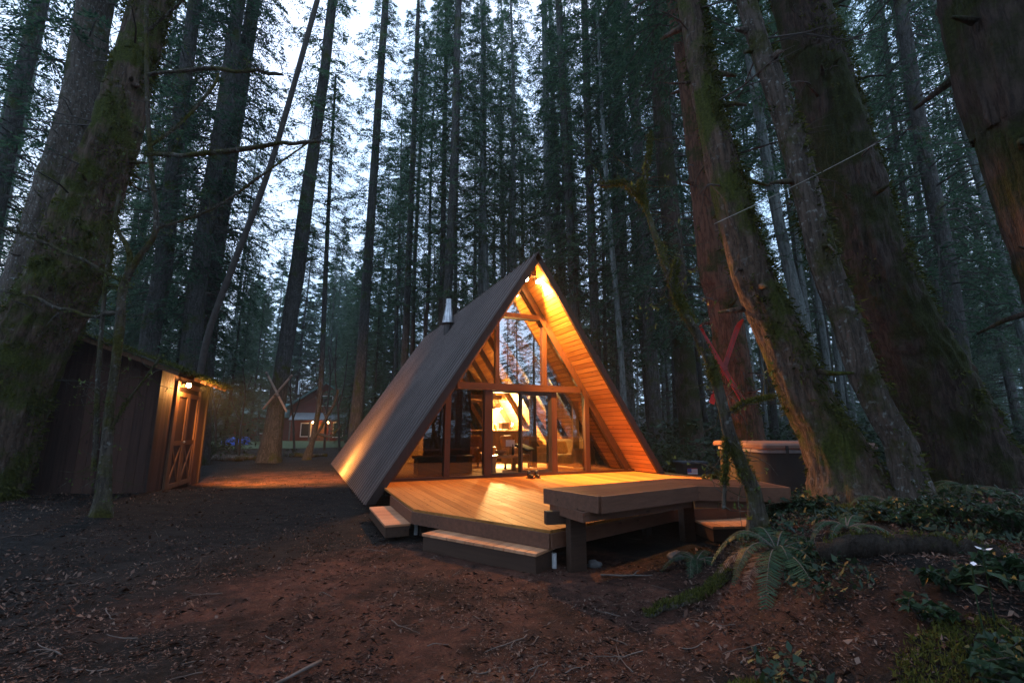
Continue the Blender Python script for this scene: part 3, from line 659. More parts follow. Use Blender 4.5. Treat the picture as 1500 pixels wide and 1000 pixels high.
# moss on the shed roof
def tufts(name, pts, size, m, parent=None, n=5, up=None, seed=0, wid=.35):
    rg = np.random.default_rng(seed); P = np.repeat(np.asarray(pts, float), n, 0); k = len(P)
    if up is None: U = np.tile([0, 0, 1.], (k, 1))
    else: U = np.repeat(np.asarray(up, float), n, 0)
    D = U + rg.normal(0, .6, (k, 3)); D /= np.linalg.norm(D, axis=1)[:, None]
    S = np.cross(D, rg.normal(0, 1, (k, 3))); S /= np.linalg.norm(S, axis=1)[:, None]+1e-9
    Ls = size*rg.uniform(.5, 1.3, k)[:, None]; P = P + rg.normal(0, size*.4, (k, 3))
    V = np.stack([P-S*Ls*wid*.5, P+S*Ls*wid*.5, P+D*Ls], 1).reshape(-1, 3)
    return link(name, np_mesh(name, V, np.arange(k*3).reshape(-1, 3), m), parent)
rg = np.random.default_rng(3); pts = []
for i in range(2600):
    x = .5-rg.random()**1.5*2.2; y = rg.uniform(-.45, SLn+.45)
    if mnoise.noise((x*2, y*2, 0)) > -.2 or x > .35: pts.append((x, y, shz(x)+.08))
tufts('roof_moss', pts, .07, M['moss'], shed, 5, seed=2)

# ------------------------------------------------------------------ trees
def trunk_shape(pts, rad, segs, dz, rough, seed, flare=0, furrow=0):
    P = [Vector(p) for p in pts]; L = [0]
    for a, b in zip(P, P[1:]): L.append(L[-1]+(b-a).length)
    n = max(4, int(L[-1]/dz)); V = []; 
    for i in range(n+1):
        s = L[-1]*i/n; k = max(j for j in range(len(L)) if L[j] <= s+1e-6); k = min(k, len(P)-2)
        t = (s-L[k])/(L[k+1]-L[k]); 
        # catmull-rom
        p0 = P[max(k-1, 0)]; p1 = P[k]; p2 = P[k+1]; p3 = P[min(k+2, len(P)-1)]
        c = .5*((2*p1) + (p2-p0)*t + (2*p0-5*p1+4*p2-p3)*t*t + (3*p1-p0-3*p2+p3)*t**3)
        r = rad[k]*(1-t)+rad[k+1]*t
        fl = flare*math.exp(-s/ (2.2*rad[0]+.05))
        for j in range(segs):
            a = 2*math.pi*j/segs; q = Vector((math.cos(a), math.sin(a), 0))
            nn = rough*mnoise.noise((q.x*1.6+seed, q.y*1.6, s*.45))
            if furrow: nn += furrow*abs(mnoise.noise((q.x*7*max(.5, r)+seed, q.y*7*max(.5, r), s*.7)))-furrow*.3 + furrow*.5*mnoise.noise((q.x*20*max(.5, r), q.y*20*max(.5, r)+seed, s*4))
            lobes = fl*(.6+.8*max(0, math.sin(a*4+seed)+.4*math.sin(a*7+seed*2)))
            V.append(c + q*r*(1+nn+lobes))
    F = [(i*segs+j, i*segs+(j+1) % segs, (i+1)*segs+(j+1) % segs, (i+1)*segs+j) for i in range(n) for j in range(segs)]
    return V, F
def twigs(b, path_fn, zlo, zhi, n, lmin, lmax, rng, r0=.02, sub=2, m=1):
    for _ in range(n):
        z = rng.uniform(zlo, zhi); c, r = path_fn(z); a = rng.uniform(0, 2*math.pi); L = rng.uniform(lmin, lmax)*rng.random()**.5
        d = Vector((math.cos(a), math.sin(a), rng.uniform(-.35, .25))); p = c + Vector((d.x, d.y, 0))*r*.7; pts = [p]
        for k in range(3):
            d = (d + Vector((rng.uniform(-.25, .25), rng.uniform(-.25, .25), rng.uniform(-.3, .12)))).normalized(); pts.append(pts[-1]+d*L/3)
        b.tube(pts, [r0, r0*.75, r0*.5, r0*.15], 3, m, cap=False)
        for k in range(sub):
            i = rng.choice((1, 2)); q = pts[i]; e = (d + Vector((rng.uniform(-1, 1), rng.uniform(-1, 1), rng.uniform(-.7, .3)))).normalized()
            b.tube([q, q+e*L*.2, q+e*L*.38+Vector((0, 0, -L*.06))], [r0*.5, r0*.3, r0*.1], 3, m, cap=False)
def crown_mesh(name, seed, h, rad, mats, dz=.5, nb=4, nbl=15, nl=6, droop=.35, leafl=.17, taper=.75, ragged=.4, leafw=.3):
    rg = np.random.default_rng(seed); O = []; A = []; Lb = []
    z = 0.0
    while z < h-.3:
        for _ in range(nb):
            if rg.random() < ragged*.5: continue
            O.append(z+rg.uniform(-dz/2, dz/2)); A.append(rg.uniform(0, 2*np.pi))
            prof = rad*(1-z/h)**taper*min(1, .45+z/(h*.22)); Lb.append(max(.25, prof*rg.uniform(1-ragged, 1.12)))
        z += dz*(.6+.4*(1-z/h))
    O = np.array(O); A = np.array(A); Lb = np.array(Lb); n = len(O)
    rise = rg.uniform(.0, .25, n); dr = droop*rg.uniform(.6, 1.4, n)
    def bpos(i, t): 
        L = Lb[i]; return np.stack([np.cos(A[i])*L*t, np.sin(A[i])*L*t, O[i]+L*(rise[i]*t-dr[i]*t*t)], -1)
    # wood of the branches
    V = []; F = []; MI = []
    ts = np.array([0, .4, .75, 1.0]); r = np.array([.03, .02, .012, .004])
    I = np.arange(n); base = 0
    rings = []
    for t, q in zip(ts, r):
        c = bpos(I, np.full(n, t)); 
        for k in range(3):
            a = 2*np.pi*k/3; off = np.stack([-np.sin(A)*math.cos(a), np.cos(A)*math.cos(a), np.full(n, math.sin(a))], -1)*(q*(.4+.25*Lb))[:, None]; rings.append(c+off)
    V.append(np.stack(rings, 1).reshape(-1, 3)); fb = []
    for s in range(3):
        for k in range(3): fb.append([s*3+k, s*3+(k+1) % 3, s*3+3+(k+1) % 3]); fb.append([s*3+k, s*3+3+(k+1) % 3, s*3+3+k])
    fb = np.array(fb); F.append((np.arange(n)*12)[:, None, None]+fb[None]); F[0] = F[0].reshape(-1, 3); MI.append(np.ones(len(F[0]), int)); base = n*12
    # branchlets
    cnt = np.maximum(4, (nbl*(Lb/rad)*.9+3).astype(int)); bi = np.repeat(I, cnt); m = len(bi)
    t = rg.uniform(.12, 1.0, m)**.85; p = bpos(bi, t); side = rg.choice([-1, 1], m)
    ang = A[bi]+side*rg.uniform(.5, 1.25, m)*(1.1-.6*t); bl = Lb[bi]*(.30*(1-t)+.10)+rg.uniform(.05, .25, m)
    dirb = np.stack([np.cos(ang), np.sin(ang), rg.uniform(-.55, .05, m)], -1)
    li = np.repeat(np.arange(m), nl); k = len(li)
    s = np.tile((np.arange(nl)+.5)/nl, m)
    lp = p[li]+dirb[li]*(bl[li]*s)[:, None]; lp[:, 2] -= (s**2)*bl[li]*.3
    la = ang[li]+np.where(np.arange(k) % 2, 1, -1)*rg.uniform(.3, 1.0, k)
    ld = np.stack([np.cos(la), np.sin(la), rg.uniform(-.7, .15, k)], -1); ld /= np.linalg.norm(ld, axis=1)[:, None]
    ll = leafl*rg.uniform(.6, 1.4, k)[:, None]*(1.15-.5*s)[:, None]
    sd = np.cross(ld, np.stack([rg.normal(0, .5, k), rg.normal(0, .5, k), np.ones(k)], -1)); sd /= np.linalg.norm(sd, axis=1)[:, None]
    q = np.stack([lp, lp+ld*ll*.5+sd*ll*leafw*.5, lp+ld*ll, lp+ld*ll*.5-sd*ll*leafw*.5], 1).reshape(-1, 3)
    V.append(q); f1 = base+np.arange(k)[:, None]*4
    F.append(np.concatenate([f1+[0, 1, 2], f1+[0, 2, 3]], 1).reshape(-1, 3)); MI.append(np.zeros(2*k, int))
    return np_mesh(name, np.concatenate(V), np.concatenate(F), mats, np.concatenate(MI))
nm = [M['needle'], M['twig']]; nd_ = [M['needle_dark'], M['twig']]; ny_ = [M['needle_young'], M['twig']]
CROWNS = [crown_mesh('fir_crown', 11+i, 24, 3.0+.35*(i % 3), nm, dz=.50, nb=5, nbl=22, nl=7, ragged=.5, leafl=.18, droop=.42) for i in range(4)]
HEM = [crown_mesh('hemlock_crown', 40+i, 22, 3.8, nd_, dz=.42, nb=5, nbl=28, nl=7, droop=.55, ragged=.35, leafl=.17) for i in range(2)]
YOUNG = [crown_mesh('young_crown', 60+i, 18, 2.9, ny_, dz=.36, nb=6, nbl=22, nl=7, droop=.3, ragged=.25, leafl=.19, taper=.9) for i in range(2)]
GROUND_Z = lambda p: gz(p.x, p.y)
def px_tree(name, label, D, pts, m, H=36, segs=14, dz=.5, rough=.06, furrow=0, flare=.25, crown=None, cbase=9, cscale=1, ntw=30, seed=0, twl=(.5, 2.2), twz=(2, 12), group=None, cat='tree', moss=0, taper_top=.25):
    P = []; Rr = []
    for (x, y, wd) in pts:
        p = at(x, y, D); P.append(p); Rr.append(wd/2*depth(p)/F_PX*math.cos(math.atan((x-750)/F_PX)))
    z0 = gz(P[0].x, P[0].y)
    if P[0].z > z0:                                          # run the trunk down into the ground
        d = (P[0]-P[1]); d = d/abs(d.z); P.insert(0, P[0]+d*(P[0].z-z0+.15)); Rr.insert(0, Rr[0]*1.06)
    else: P[0] = P[0]+ (P[1]-P[0])*0 + Vector((0, 0, min(0, z0-.1-P[0].z)))
    top = P[-1]; d = (P[-1]-P[max(0, len(P)-3)]); d = d/d.z; d = Vector((d.x*.8, d.y*.8, 1))
    rt = Rr[-1]
    if H > top.z+1:
        P += [top+d*((H-top.z)*.45), top+d*(H-top.z)]; Rr += [rt*.6, rt*taper_top*.4]
    base = P[0].copy(); base.z = z0
    root = empty(name, base, label, cat, group)
    lp = [p-base for p in P]
    V, F = trunk_shape(lp, Rr, segs, dz, rough, seed*3.7+1, flare, furrow)
    b = MB(); b.add(V, F, 0)
    def path(z):
        for k in range(len(lp)-1):
            if lp[k].z <= z <= lp[k+1].z:
                t = (z-lp[k].z)/max(1e-6, lp[k+1].z-lp[k].z); return lp[k].lerp(lp[k+1], t), Rr[k]*(1-t)+Rr[k+1]*t
        return lp[-1], Rr[-1]
    rng = random.Random(seed)
    if ntw: twigs(b, path, twz[0], twz[1], ntw, twl[0], twl[1], rng, .016+.01*min(1, Rr[0]))
    if segs >= 40:                                          # broken stubs of old boughs
        for _ in range(16):
            z = rng.uniform(2.2, 11); c, r = path(z); a = rng.uniform(0, 6.283); q = Vector((math.cos(a), math.sin(a), rng.uniform(-.3, .25))); r0 = rng.uniform(.018, .045); l = rng.uniform(.12, .5)
            b.tube([c+q*r*.85, c+q*(r+l*.5), c+q*(r+l)+Vector((0, 0, rng.uniform(-.12, .05)))], [r0*1.5, r0, r0*.5], 7, 0)
    b.build('trunk', [m, M['twig']], root, smooth=True)
    if moss:
        pp = []; uu = []
        for _ in range(moss):
            z = rng.uniform(.05, min(11, lp[-1].z)); c, r = path(z); a = rng.uniform(0, 6.283); q = Vector((math.cos(a), math.sin(a), 0))
            if mnoise.noise((q.x*1.2+seed, q.y*1.2, z*.6)) + .35*q.dot(RV) < .05: continue
            pp.append(c+q*r*1.02); uu.append(q*.9+Vector((0, 0, -.4)))
        if pp: tufts('moss', pp, .085, M['moss'], root, 7, uu, seed)
    if crown:
        c, r = path(cbase); o = link('crown', crown, root); o.location = c
        dv = (lp[-1]-c); o.rotation_euler = dv.to_track_quat('Z', 'Y').to_euler(); o.rotation_euler.rotate_axis('Z', rng.uniform(0, 6.28))
        s = dv.length/ (max(v.co.z for v in crown.vertices)+.3); o.scale = (cscale, cscale, s)
    return root
near = dict(segs=72, dz=.07, rough=.07, furrow=.20, flare=.05)
px_tree('old_fir', 'massive mossy trunk at the left edge, in front of the shed', 8.7, [(-32, 715, 150), (0, 630, 133), (40, 520, 125), (100, 400, 116), (128, 300, 96), (169, 200, 78), (194, 100, 66), (222, 0, 60)], M['bark_moss'], crown=HEM[0], cbase=13, seed=1, moss=2600, ntw=26, twz=(2, 12), **near)
px_tree('old_fir', 'thick grey trunk partly hidden behind the massive mossy trunk by the shed', 13, [(-30, 640, 84), (10, 500, 74), (42, 400, 68), (72, 300, 64), (105, 200, 60), (125, 100, 58), (141, 0, 54)], M['bark_grey'], crown=CROWNS[0], cbase=10, seed=2, moss=900, ntw=40, segs=40, dz=.15, rough=.08, furrow=.1)
px_tree('fir', 'slim dark trunk in the far left corner beyond the two thick trunks', 16, [(-45, 500, 34), (-10, 330, 30), (25, 150, 28), (60, 0, 26)], M['bark'], crown=HEM[1], cbase=5, seed=3)
px_tree('fir', 'grey trunk rising just behind the left end of the shed roof', 19, [(205, 640, 34), (222, 480, 32), (238, 400, 30), (257, 224, 25), (286, 0, 20)], M['bark'], crown=HEM[0], cbase=6.5, seed=4)
px_tree('fir', 'dark trunk rising behind the middle of the shed roof', 19.5, [(270, 640, 36), (283, 480, 32), (300, 340, 27), (325, 180, 24), (350, 0, 20)], M['bark'], crown=HEM[1], cbase=5.5, seed=5)
px_tree('fir', 'dark trunk rising behind the lamp end of the shed roof', 21, [(292, 640, 34), (310, 420, 27), (335, 248, 24), (372, 0, 20)], M['bark'], crown=HEM[0], cbase=7, seed=6)
px_tree('leaning_snag', 'thin bare snag leaning far to the right over the shed', 17, [(285, 600, 12), (305, 490, 11), (345, 380, 10), (400, 230, 9), (465, 0, 8)], M['twig'], H=14, flare=0, segs=8, seed=7, ntw=22, twz=(3, 13), twl=(.3, 1.2))
px_tree('fir', 'tall straight fir with two crossed ski poles nailed to it', 22.5, [(393, 680, 37), (400, 632, 28), (413, 544, 24), (435, 400, 23), (448, 300, 21), (462, 200, 17), (476, 100, 15), (487, 0, 14)], M['bark'], crown=CROWNS[1], cbase=10, seed=8, ntw=46, twz=(6, 16), segs=28, dz=.25, furrow=.06)
px_tree('sapling_fir', 'pole thin fir just right of the tree with the crossed ski poles', 24, [(452, 668, 10), (463, 620, 8), (470, 560, 8), (477, 400, 7), (484, 250, 5), (492, 110, 3)], M['bark'], H=19, crown=CROWNS[2], cbase=10, cscale=.6, seed=9, ntw=50, twz=(3, 14), twl=(.4, 1.6))
px_tree('fir', 'straight fir whose foot stands just left of the rear roof corner', 27, [(520, 628, 19), (530, 520, 16), (538, 400, 14), (548, 250, 12), (556, 130, 11), (565, 0, 10)], M['bark'], crown=CROWNS[0], cbase=10, seed=10, ntw=40, twz=(5, 16))
px_tree('fir', 'thin fir rising above the left roof slope, left of the flue', 30, [(588, 600, 12), (594, 500, 11), (600, 350, 9), (606, 200, 8), (612, 30, 6)], M['bark'], crown=CROWNS[2], cbase=9, seed=11, twz=(5, 15))
px_tree('fir', 'very thin fir close beside another thin fir left of the flue', 34, [(603, 560, 7), (607, 400, 6), (614, 250, 5), (620, 100, 4)], M['bark'], crown=CROWNS[3], cbase=11, cscale=.7, seed=12, twz=(5, 16))
px_tree('fir', 'dark straight fir standing directly behind the flue', 26, [(648, 600, 14), (656, 430, 13), (665, 250, 12), (668, 120, 10), (672, 0, 9)], M['bark'], crown=CROWNS[1], cbase=9, seed=13, twz=(5, 15), ntw=40)
px_tree('fir', 'thinner fir just left of the dark fir behind the flue', 29, [(644, 560, 8), (648, 400, 8), (651, 200, 7), (655, 0, 6)], M['bark'], crown=CROWNS[3], cbase=10, seed=14, twz=(5, 15))
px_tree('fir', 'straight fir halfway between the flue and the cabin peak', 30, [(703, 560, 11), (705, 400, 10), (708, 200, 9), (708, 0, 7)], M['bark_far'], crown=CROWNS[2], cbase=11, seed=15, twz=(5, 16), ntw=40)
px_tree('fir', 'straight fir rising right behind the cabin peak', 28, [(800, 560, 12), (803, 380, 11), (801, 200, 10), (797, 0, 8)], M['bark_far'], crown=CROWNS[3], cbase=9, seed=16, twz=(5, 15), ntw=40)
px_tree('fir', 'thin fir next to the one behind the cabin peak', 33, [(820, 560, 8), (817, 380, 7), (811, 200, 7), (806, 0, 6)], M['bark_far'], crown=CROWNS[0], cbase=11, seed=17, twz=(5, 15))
px_tree('fir', 'dark straight fir a short way right of the cabin peak', 25, [(848, 600, 14), (840, 420, 13), (828, 200, 11), (818, 0, 9)], M['bark'], crown=CROWNS[1], cbase=10, seed=18, twz=(5, 15), ntw=40)
px_tree('fir', 'dark fir above the middle of the right roof edge', 24, [(880, 640, 15), (872, 480, 14), (863, 250, 12), (856, 0, 10)], M['bark'], crown=CROWNS[2], cbase=8, seed=19, twz=(4, 14), ntw=40)
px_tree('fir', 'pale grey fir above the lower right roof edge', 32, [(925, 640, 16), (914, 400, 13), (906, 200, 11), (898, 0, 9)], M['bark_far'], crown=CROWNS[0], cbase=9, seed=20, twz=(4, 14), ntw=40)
px_tree('fir', 'dark fir with heavy hanging boughs right of the cabin roof', 22, [(965, 660, 20), (945, 400, 17), (930, 150, 15), (915, 0, 13)], M['bark'], crown=HEM[0], cbase=5.5, seed=21, twz=(2, 10), ntw=46)
px_tree('fir', 'thick dark fir left of the tree with the red skis', 17, [(1015, 660, 36), (992, 420, 30), (972, 200, 26), (960, 0, 22)], M['bark_dark'], crown=HEM[1], cbase=5, seed=22, twz=(2, 9), ntw=46, segs=24, dz=.2, furrow=.05)
px_tree('old_fir', 'reddish trunk behind the hot tub with two crossed red skis on it', 11.5, [(1100, 690, 64), (1092, 640, 53), (1075, 540, 51), (1057, 430, 49), (1046, 400, 43), (1026, 250, 36), (1008, 100, 32), (992, 0, 30)], M['bark_red'], crown=HEM[0], cbase=12, seed=23, moss=500, ntw=34, twz=(2, 10), segs=56, dz=.1, rough=.06, furrow=.12)
px_tree('leaning_tree', 'leaning mossy trunk in front of the hot tub', 7.0, [(1252, 728, 150), (1240, 692, 118), (1216, 640, 100), (1187, 595, 86), (1150, 510, 74), (1113, 430, 63), (1100, 400, 61), (1073, 300, 52), (1048, 200, 44), (1027, 100, 39), (1009, 0, 34)], M['bark_moss'], crown=CROWNS[0], cbase=14, seed=24, moss=2600, ntw=14, twz=(4, 12), **near)
px_tree('leaning_tree', 'slimmer leaning trunk with pale lichen between two big trunks', 6.4, [(1345, 738, 74), (1332, 700, 54), (1318, 650, 50), (1290, 600, 49), (1266, 550, 48), (1240, 470, 46), (1213, 400, 46), (1186, 300, 42), (1159, 200, 38), (1125, 100, 32), (1093, 0, 28)], M['bark_grey'], crown=CROWNS[1], cbase=15, seed=25, moss=1200, ntw=12, twz=(4, 12), **near)
px_tree('old_fir', 'enormous dark furrowed trunk beside the slim leaning trunk', 8.8, [(1440, 745, 200), (1400, 640, 150), (1360, 550, 138), (1280, 400, 116), (1226, 200, 96), (1200, 100, 88), (1171, 0, 78)], M['bark_dark'], crown=HEM[1], cbase=15, seed=26, moss=2600, ntw=24, twz=(3, 12), **near)
px_tree('old_fir', 'furrowed reddish trunk cut off by the upper right corner', 4.4, [(1700, 760, 190), (1640, 560, 170), (1570, 400, 160), (1504, 200, 158), (1449, 0, 158)], M['bark_dark'], crown=CROWNS[3], cbase=16, seed=27, moss=300, ntw=6, twz=(6, 12), **near)
px_tree('fir', 'straight fir showing between the enormous trunk and the corner trunk', 16, [(1425, 640, 36), (1400, 480, 32), (1385, 370, 28), (1350, 200, 24), (1318, 0, 20)], M['bark'], crown=HEM[0], cbase=5, seed=28, ntw=44, twz=(1.5, 9), segs=20, dz=.25)
px_tree('fir', 'thin fir just left of the straight fir near the corner trunk', 20, [(1362, 600, 12), (1335, 370, 10), (1310, 180, 8), (1290, 0, 7)], M['bark'], crown=CROWNS[2], cbase=6, cscale=.8, seed=29, ntw=40, twz=(2, 12))
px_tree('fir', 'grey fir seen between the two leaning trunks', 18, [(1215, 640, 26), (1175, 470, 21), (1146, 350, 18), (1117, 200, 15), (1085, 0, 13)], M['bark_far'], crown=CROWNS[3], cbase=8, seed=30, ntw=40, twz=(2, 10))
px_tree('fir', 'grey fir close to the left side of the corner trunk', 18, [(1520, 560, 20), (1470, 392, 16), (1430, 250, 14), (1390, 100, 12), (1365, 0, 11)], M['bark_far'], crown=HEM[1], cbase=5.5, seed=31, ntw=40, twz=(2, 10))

# forest behind: shared shapes, every tree an object of its own
def proto_tree(name, seed, h, cbase, crown, m, r=.24, ntw=36, cs=1, twl=(.4, 1.8)):
    root = empty(name); rng = random.Random(seed)
    pts = [(0, 0, -.3)]; x = y = 0
    for k in range(1, 7): x += rng.uniform(-.12, .12); y += rng.uniform(-.12, .12); pts.append((x, y, h*k/6))
    rad = [r*(1-.95*(k/6)**1.1)+.01 for k in range(7)]
    V, F = trunk_shape(pts, rad, 9, .9, .05, seed, .2); b = MB(); b.add(V, F, 0)
    def path(z): k = min(5, int(z/h*6)); t = z/h*6-k; return Vector(pts[k]).lerp(Vector(pts[k+1]), max(0, t)), rad[k]
    if ntw: twigs(b, path, 1.5, cbase+4, ntw, twl[0], twl[1], rng, .018, 2)
    b.build('trunk', [m, M['twig']], root, smooth=True)
    c, _ = path(cbase); o = link('crown', crown, root); o.location = c; s = (h-cbase)/(max(v.co.z for v in crown.vertices)); o.scale = (cs, cs, s)
    return root
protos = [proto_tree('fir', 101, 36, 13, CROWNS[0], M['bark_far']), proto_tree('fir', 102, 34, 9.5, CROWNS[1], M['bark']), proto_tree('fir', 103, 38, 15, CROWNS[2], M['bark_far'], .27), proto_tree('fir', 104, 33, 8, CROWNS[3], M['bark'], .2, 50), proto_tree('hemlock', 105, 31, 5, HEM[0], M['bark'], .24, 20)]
yproto = [proto_tree('young_fir', 110, 20, 1.0, YOUNG[0], M['bark'], .16, 0), proto_tree('young_fir', 111, 23, 2.0, YOUNG[1], M['bark'], .17, 0)]
bare = proto_tree('fir', 106, 40, 21, CROWNS[1], M['bark'], .17, 60, .9, (.3, 1.3)); bare2 = proto_tree('fir', 107, 37, 18, CROWNS[3], M['bark_far'], .15, 60, .85, (.3, 1.3))
used = set()
def plant(p, proto, label, group, s, rng):
    if proto in used: o = copy_tree(proto)
    else: o = proto; used.add(proto)
    o.location = (p.x, p.y, gz(p.x, p.y)-.05); o.rotation_euler = (rng.uniform(-.025, .025), rng.uniform(-.025, .025), rng.uniform(0, 6.28)); o.scale = (s, s, s)
    tag(o, label, 'tree', group); return o
rng = random.Random(77); placed = []
for px, D, k, s in ((742, 36, 0, 1.0), (764, 45, 2, 1.0), (722, 48, 1, 1.1), (690, 44, 3, 1.05), (776, 38, 4, 1.05), (736, 58, 2, 1.15), (580, 40, 1, 1.0), (545, 52, 3, 1.1), (757, 31, 2, 1.1), (736, 36, 2, 1.1)):
    p = at(px, 620, D); placed.append(p); plant(p, protos[k], 'one of the many slender firs standing in the dense wood behind the cabin', 'firs in the wood behind the cabin', s, rng)
def clear(p, md):
    if any((p-q).length < md for q in placed): return False
    if -5.5 < p.x < 6 and -5 < p.y < 14.5: return False
    return True
house_c = at(440, 640, 62)
n = 0
for _ in range(4000):
    if n >= 125: break
    d = 22 + 58*rng.random()**.85; u = rng.uniform(-1.25, 1.25)*d; p = UD(u, d)
    a = u/d
    if not clear(p, 2.6): continue
    if d < 64 and -.62 < a < -.30 and (d > 30 or a > -.52): continue                 # the clearing and the neighbour's house
    if d < 27 and -.6 < a < .1: continue
    if -1.0 < a < -.25 and d < 30 and rng.random() < .4: continue
    placed.append(p); n += 1
    plant(p, rng.choice(protos[:4] if rng.random() < .8 else protos[3:]), 'one of the many slender firs standing in the dense wood behind the cabin', 'firs in the wood behind the cabin', rng.uniform(.8, 1.12), rng)
n = 0
for _ in range(900):
    if n >= 34: break
    d = rng.uniform(21, 46); a = rng.uniform(-.30, 1.0) if rng.random() < .85 else rng.uniform(-1.1, -.65); p = UD(a*d, d)
    if not clear(p, 1.8): continue
    placed.append(p); n += 1
    plant(p, bare if n % 2 else bare2, 'one of the thin straight firs bare of boughs to a great height', 'thin bare firs in the wood', rng.uniform(.85, 1.1), rng)
n = 0
for px, D, s in ((530, 44, 1.38), (572, 47, 1.38), (430, 77, 1.9), (486, 80, 1.75), (508, 50, 1.1), (620, 40, .8), (680, 52, .95), (745, 54, .95), (350, 34, .62), (260, 30, .7), (880, 50, .9), (1010, 44, .8), (1130, 40, .8), (1215, 38, .85), (1420, 30, .7), (480, 66, 1.0), (590, 36, .55), (90, 26, .7), (170, 28, .8), (960, 30, .5), (1380, 30, .8), (1490, 22, .7), (20, 24, .75), (380, 60, 1.0), (660, 52, 1.0), (720, 55, 1.05), (790, 50, 1.0), (330, 30, .62), (300, 27, .6), (250, 26, .7), (205, 25, .6), (150, 24, .62), (365, 46, .8), (345, 72, 1.3), (405, 76, 1.4), (470, 80, 1.35), (510, 58, .9), (550, 34, .5), (640, 34, .6), (1060, 48, .9), (1350, 34, .8), (1450, 40, 1.0), (110, 36, .9), (900, 56, 1.1)):
    p = at(px, 620, D); placed.append(p)
    plant(p, yproto[n % 2], 'one of the bushy young firs with green boughs close to the ground', 'young firs in the wood', s, rng); n += 1
# trees added behind the viewer to block sky light; the gable glass mirrors them
for u, d in ((-9, -6), (-13, 1), (-6, -12), (8, -7), (-16, -10), (10, -20), (-11, -19), (-19, -2), (6, -27), (-8, -27), (-4, -7.5), (5.5, -3.5), (-7, -1.5), (16, 4), (-22, -8), (3, -18), (-15, -20), (19, -12)):
    p = UD(u, d); plant(p, rng.choice(protos), 'one of the firs added behind the viewer to block sky light, mirrored in the gable glass', 'firs added behind the viewer', rng.uniform(.85, 1.05), rng)
for k in range(26):
    a = -2.9+k/25*2.6 if k % 2 else -2.7+k/25*2.6; r = rng.uniform(16, 26); p = UD(r*math.cos(a)*1.15, r*math.sin(a)-3)
    plant(p, yproto[k % 2], 'one of the bushy young firs added behind the viewer to block sky light, mirrored in the gable glass', 'young firs added behind the viewer', rng.uniform(.55, .8), rng)
for k, (u, d) in enumerate(((10, -2), (13, 1.5), (15, -5), (9, -6.5), (18, 0), (12, -9), (20, -7), (16, 4), (8.5, -3.5), (22, -2))):  # low firs added to keep bright sky out of the lower panes
    plant(UD(u, d), yproto[k % 2], 'one of the bushy young firs added behind the viewer to block sky light, mirrored in the gable glass', 'young firs added behind the viewer', rng.uniform(.4, .6), rng)
for pr in protos+yproto+[bare, bare2]:
    if pr not in used:
        for c in list(pr.children): bpy.data.objects.remove(c)
        bpy.data.objects.remove(pr)

# far wood that reads as one mass
def distant_wood():
    rg = np.random.default_rng(9); V = []; F = []; base = 0
    cm = crown_mesh('far_crown', 5, 24, 3.6, nm, dz=1.1, nb=5, nbl=6, nl=4, leafl=.6, ragged=.4, leafw=.4)
    v0 = np.empty(len(cm.vertices)*3, np.float32); cm.vertices.foreach_get('co', v0); v0 = v0.reshape(-1, 3)
    f0 = np.empty(len(cm.loops), np.int32); cm.loops.foreach_get('vertex_index', f0); f0 = f0.reshape(-1, 3)
    for i in range(260):
        d = rg.uniform(80, 125); u = rg.uniform(-1.35, 1.35)*d; p = UD(u, d); s = rg.uniform(.8, 1.5); a = rg.uniform(0, 6.28)
        c, si = math.cos(a), math.sin(a); v = v0*s*[1.2, 1.2, 1.0]
        v = np.stack([v[:, 0]*c-v[:, 1]*si+p.x, v[:, 0]*si+v[:, 1]*c+p.y, v[:, 2]+gz(p.x, p.y)+rg.uniform(-1, 3)], 1)
        V.append(v); F.append(f0+base); base += len(v)
    o = link('distant_wood', np_mesh('distant_wood', np.concatenate(V), np.concatenate(F), nm)); tag(o, 'far conifer wood closing the view as one dark mass', 'wood', kind='stuff')
    bpy.data.meshes.remove(cm)
distant_wood()

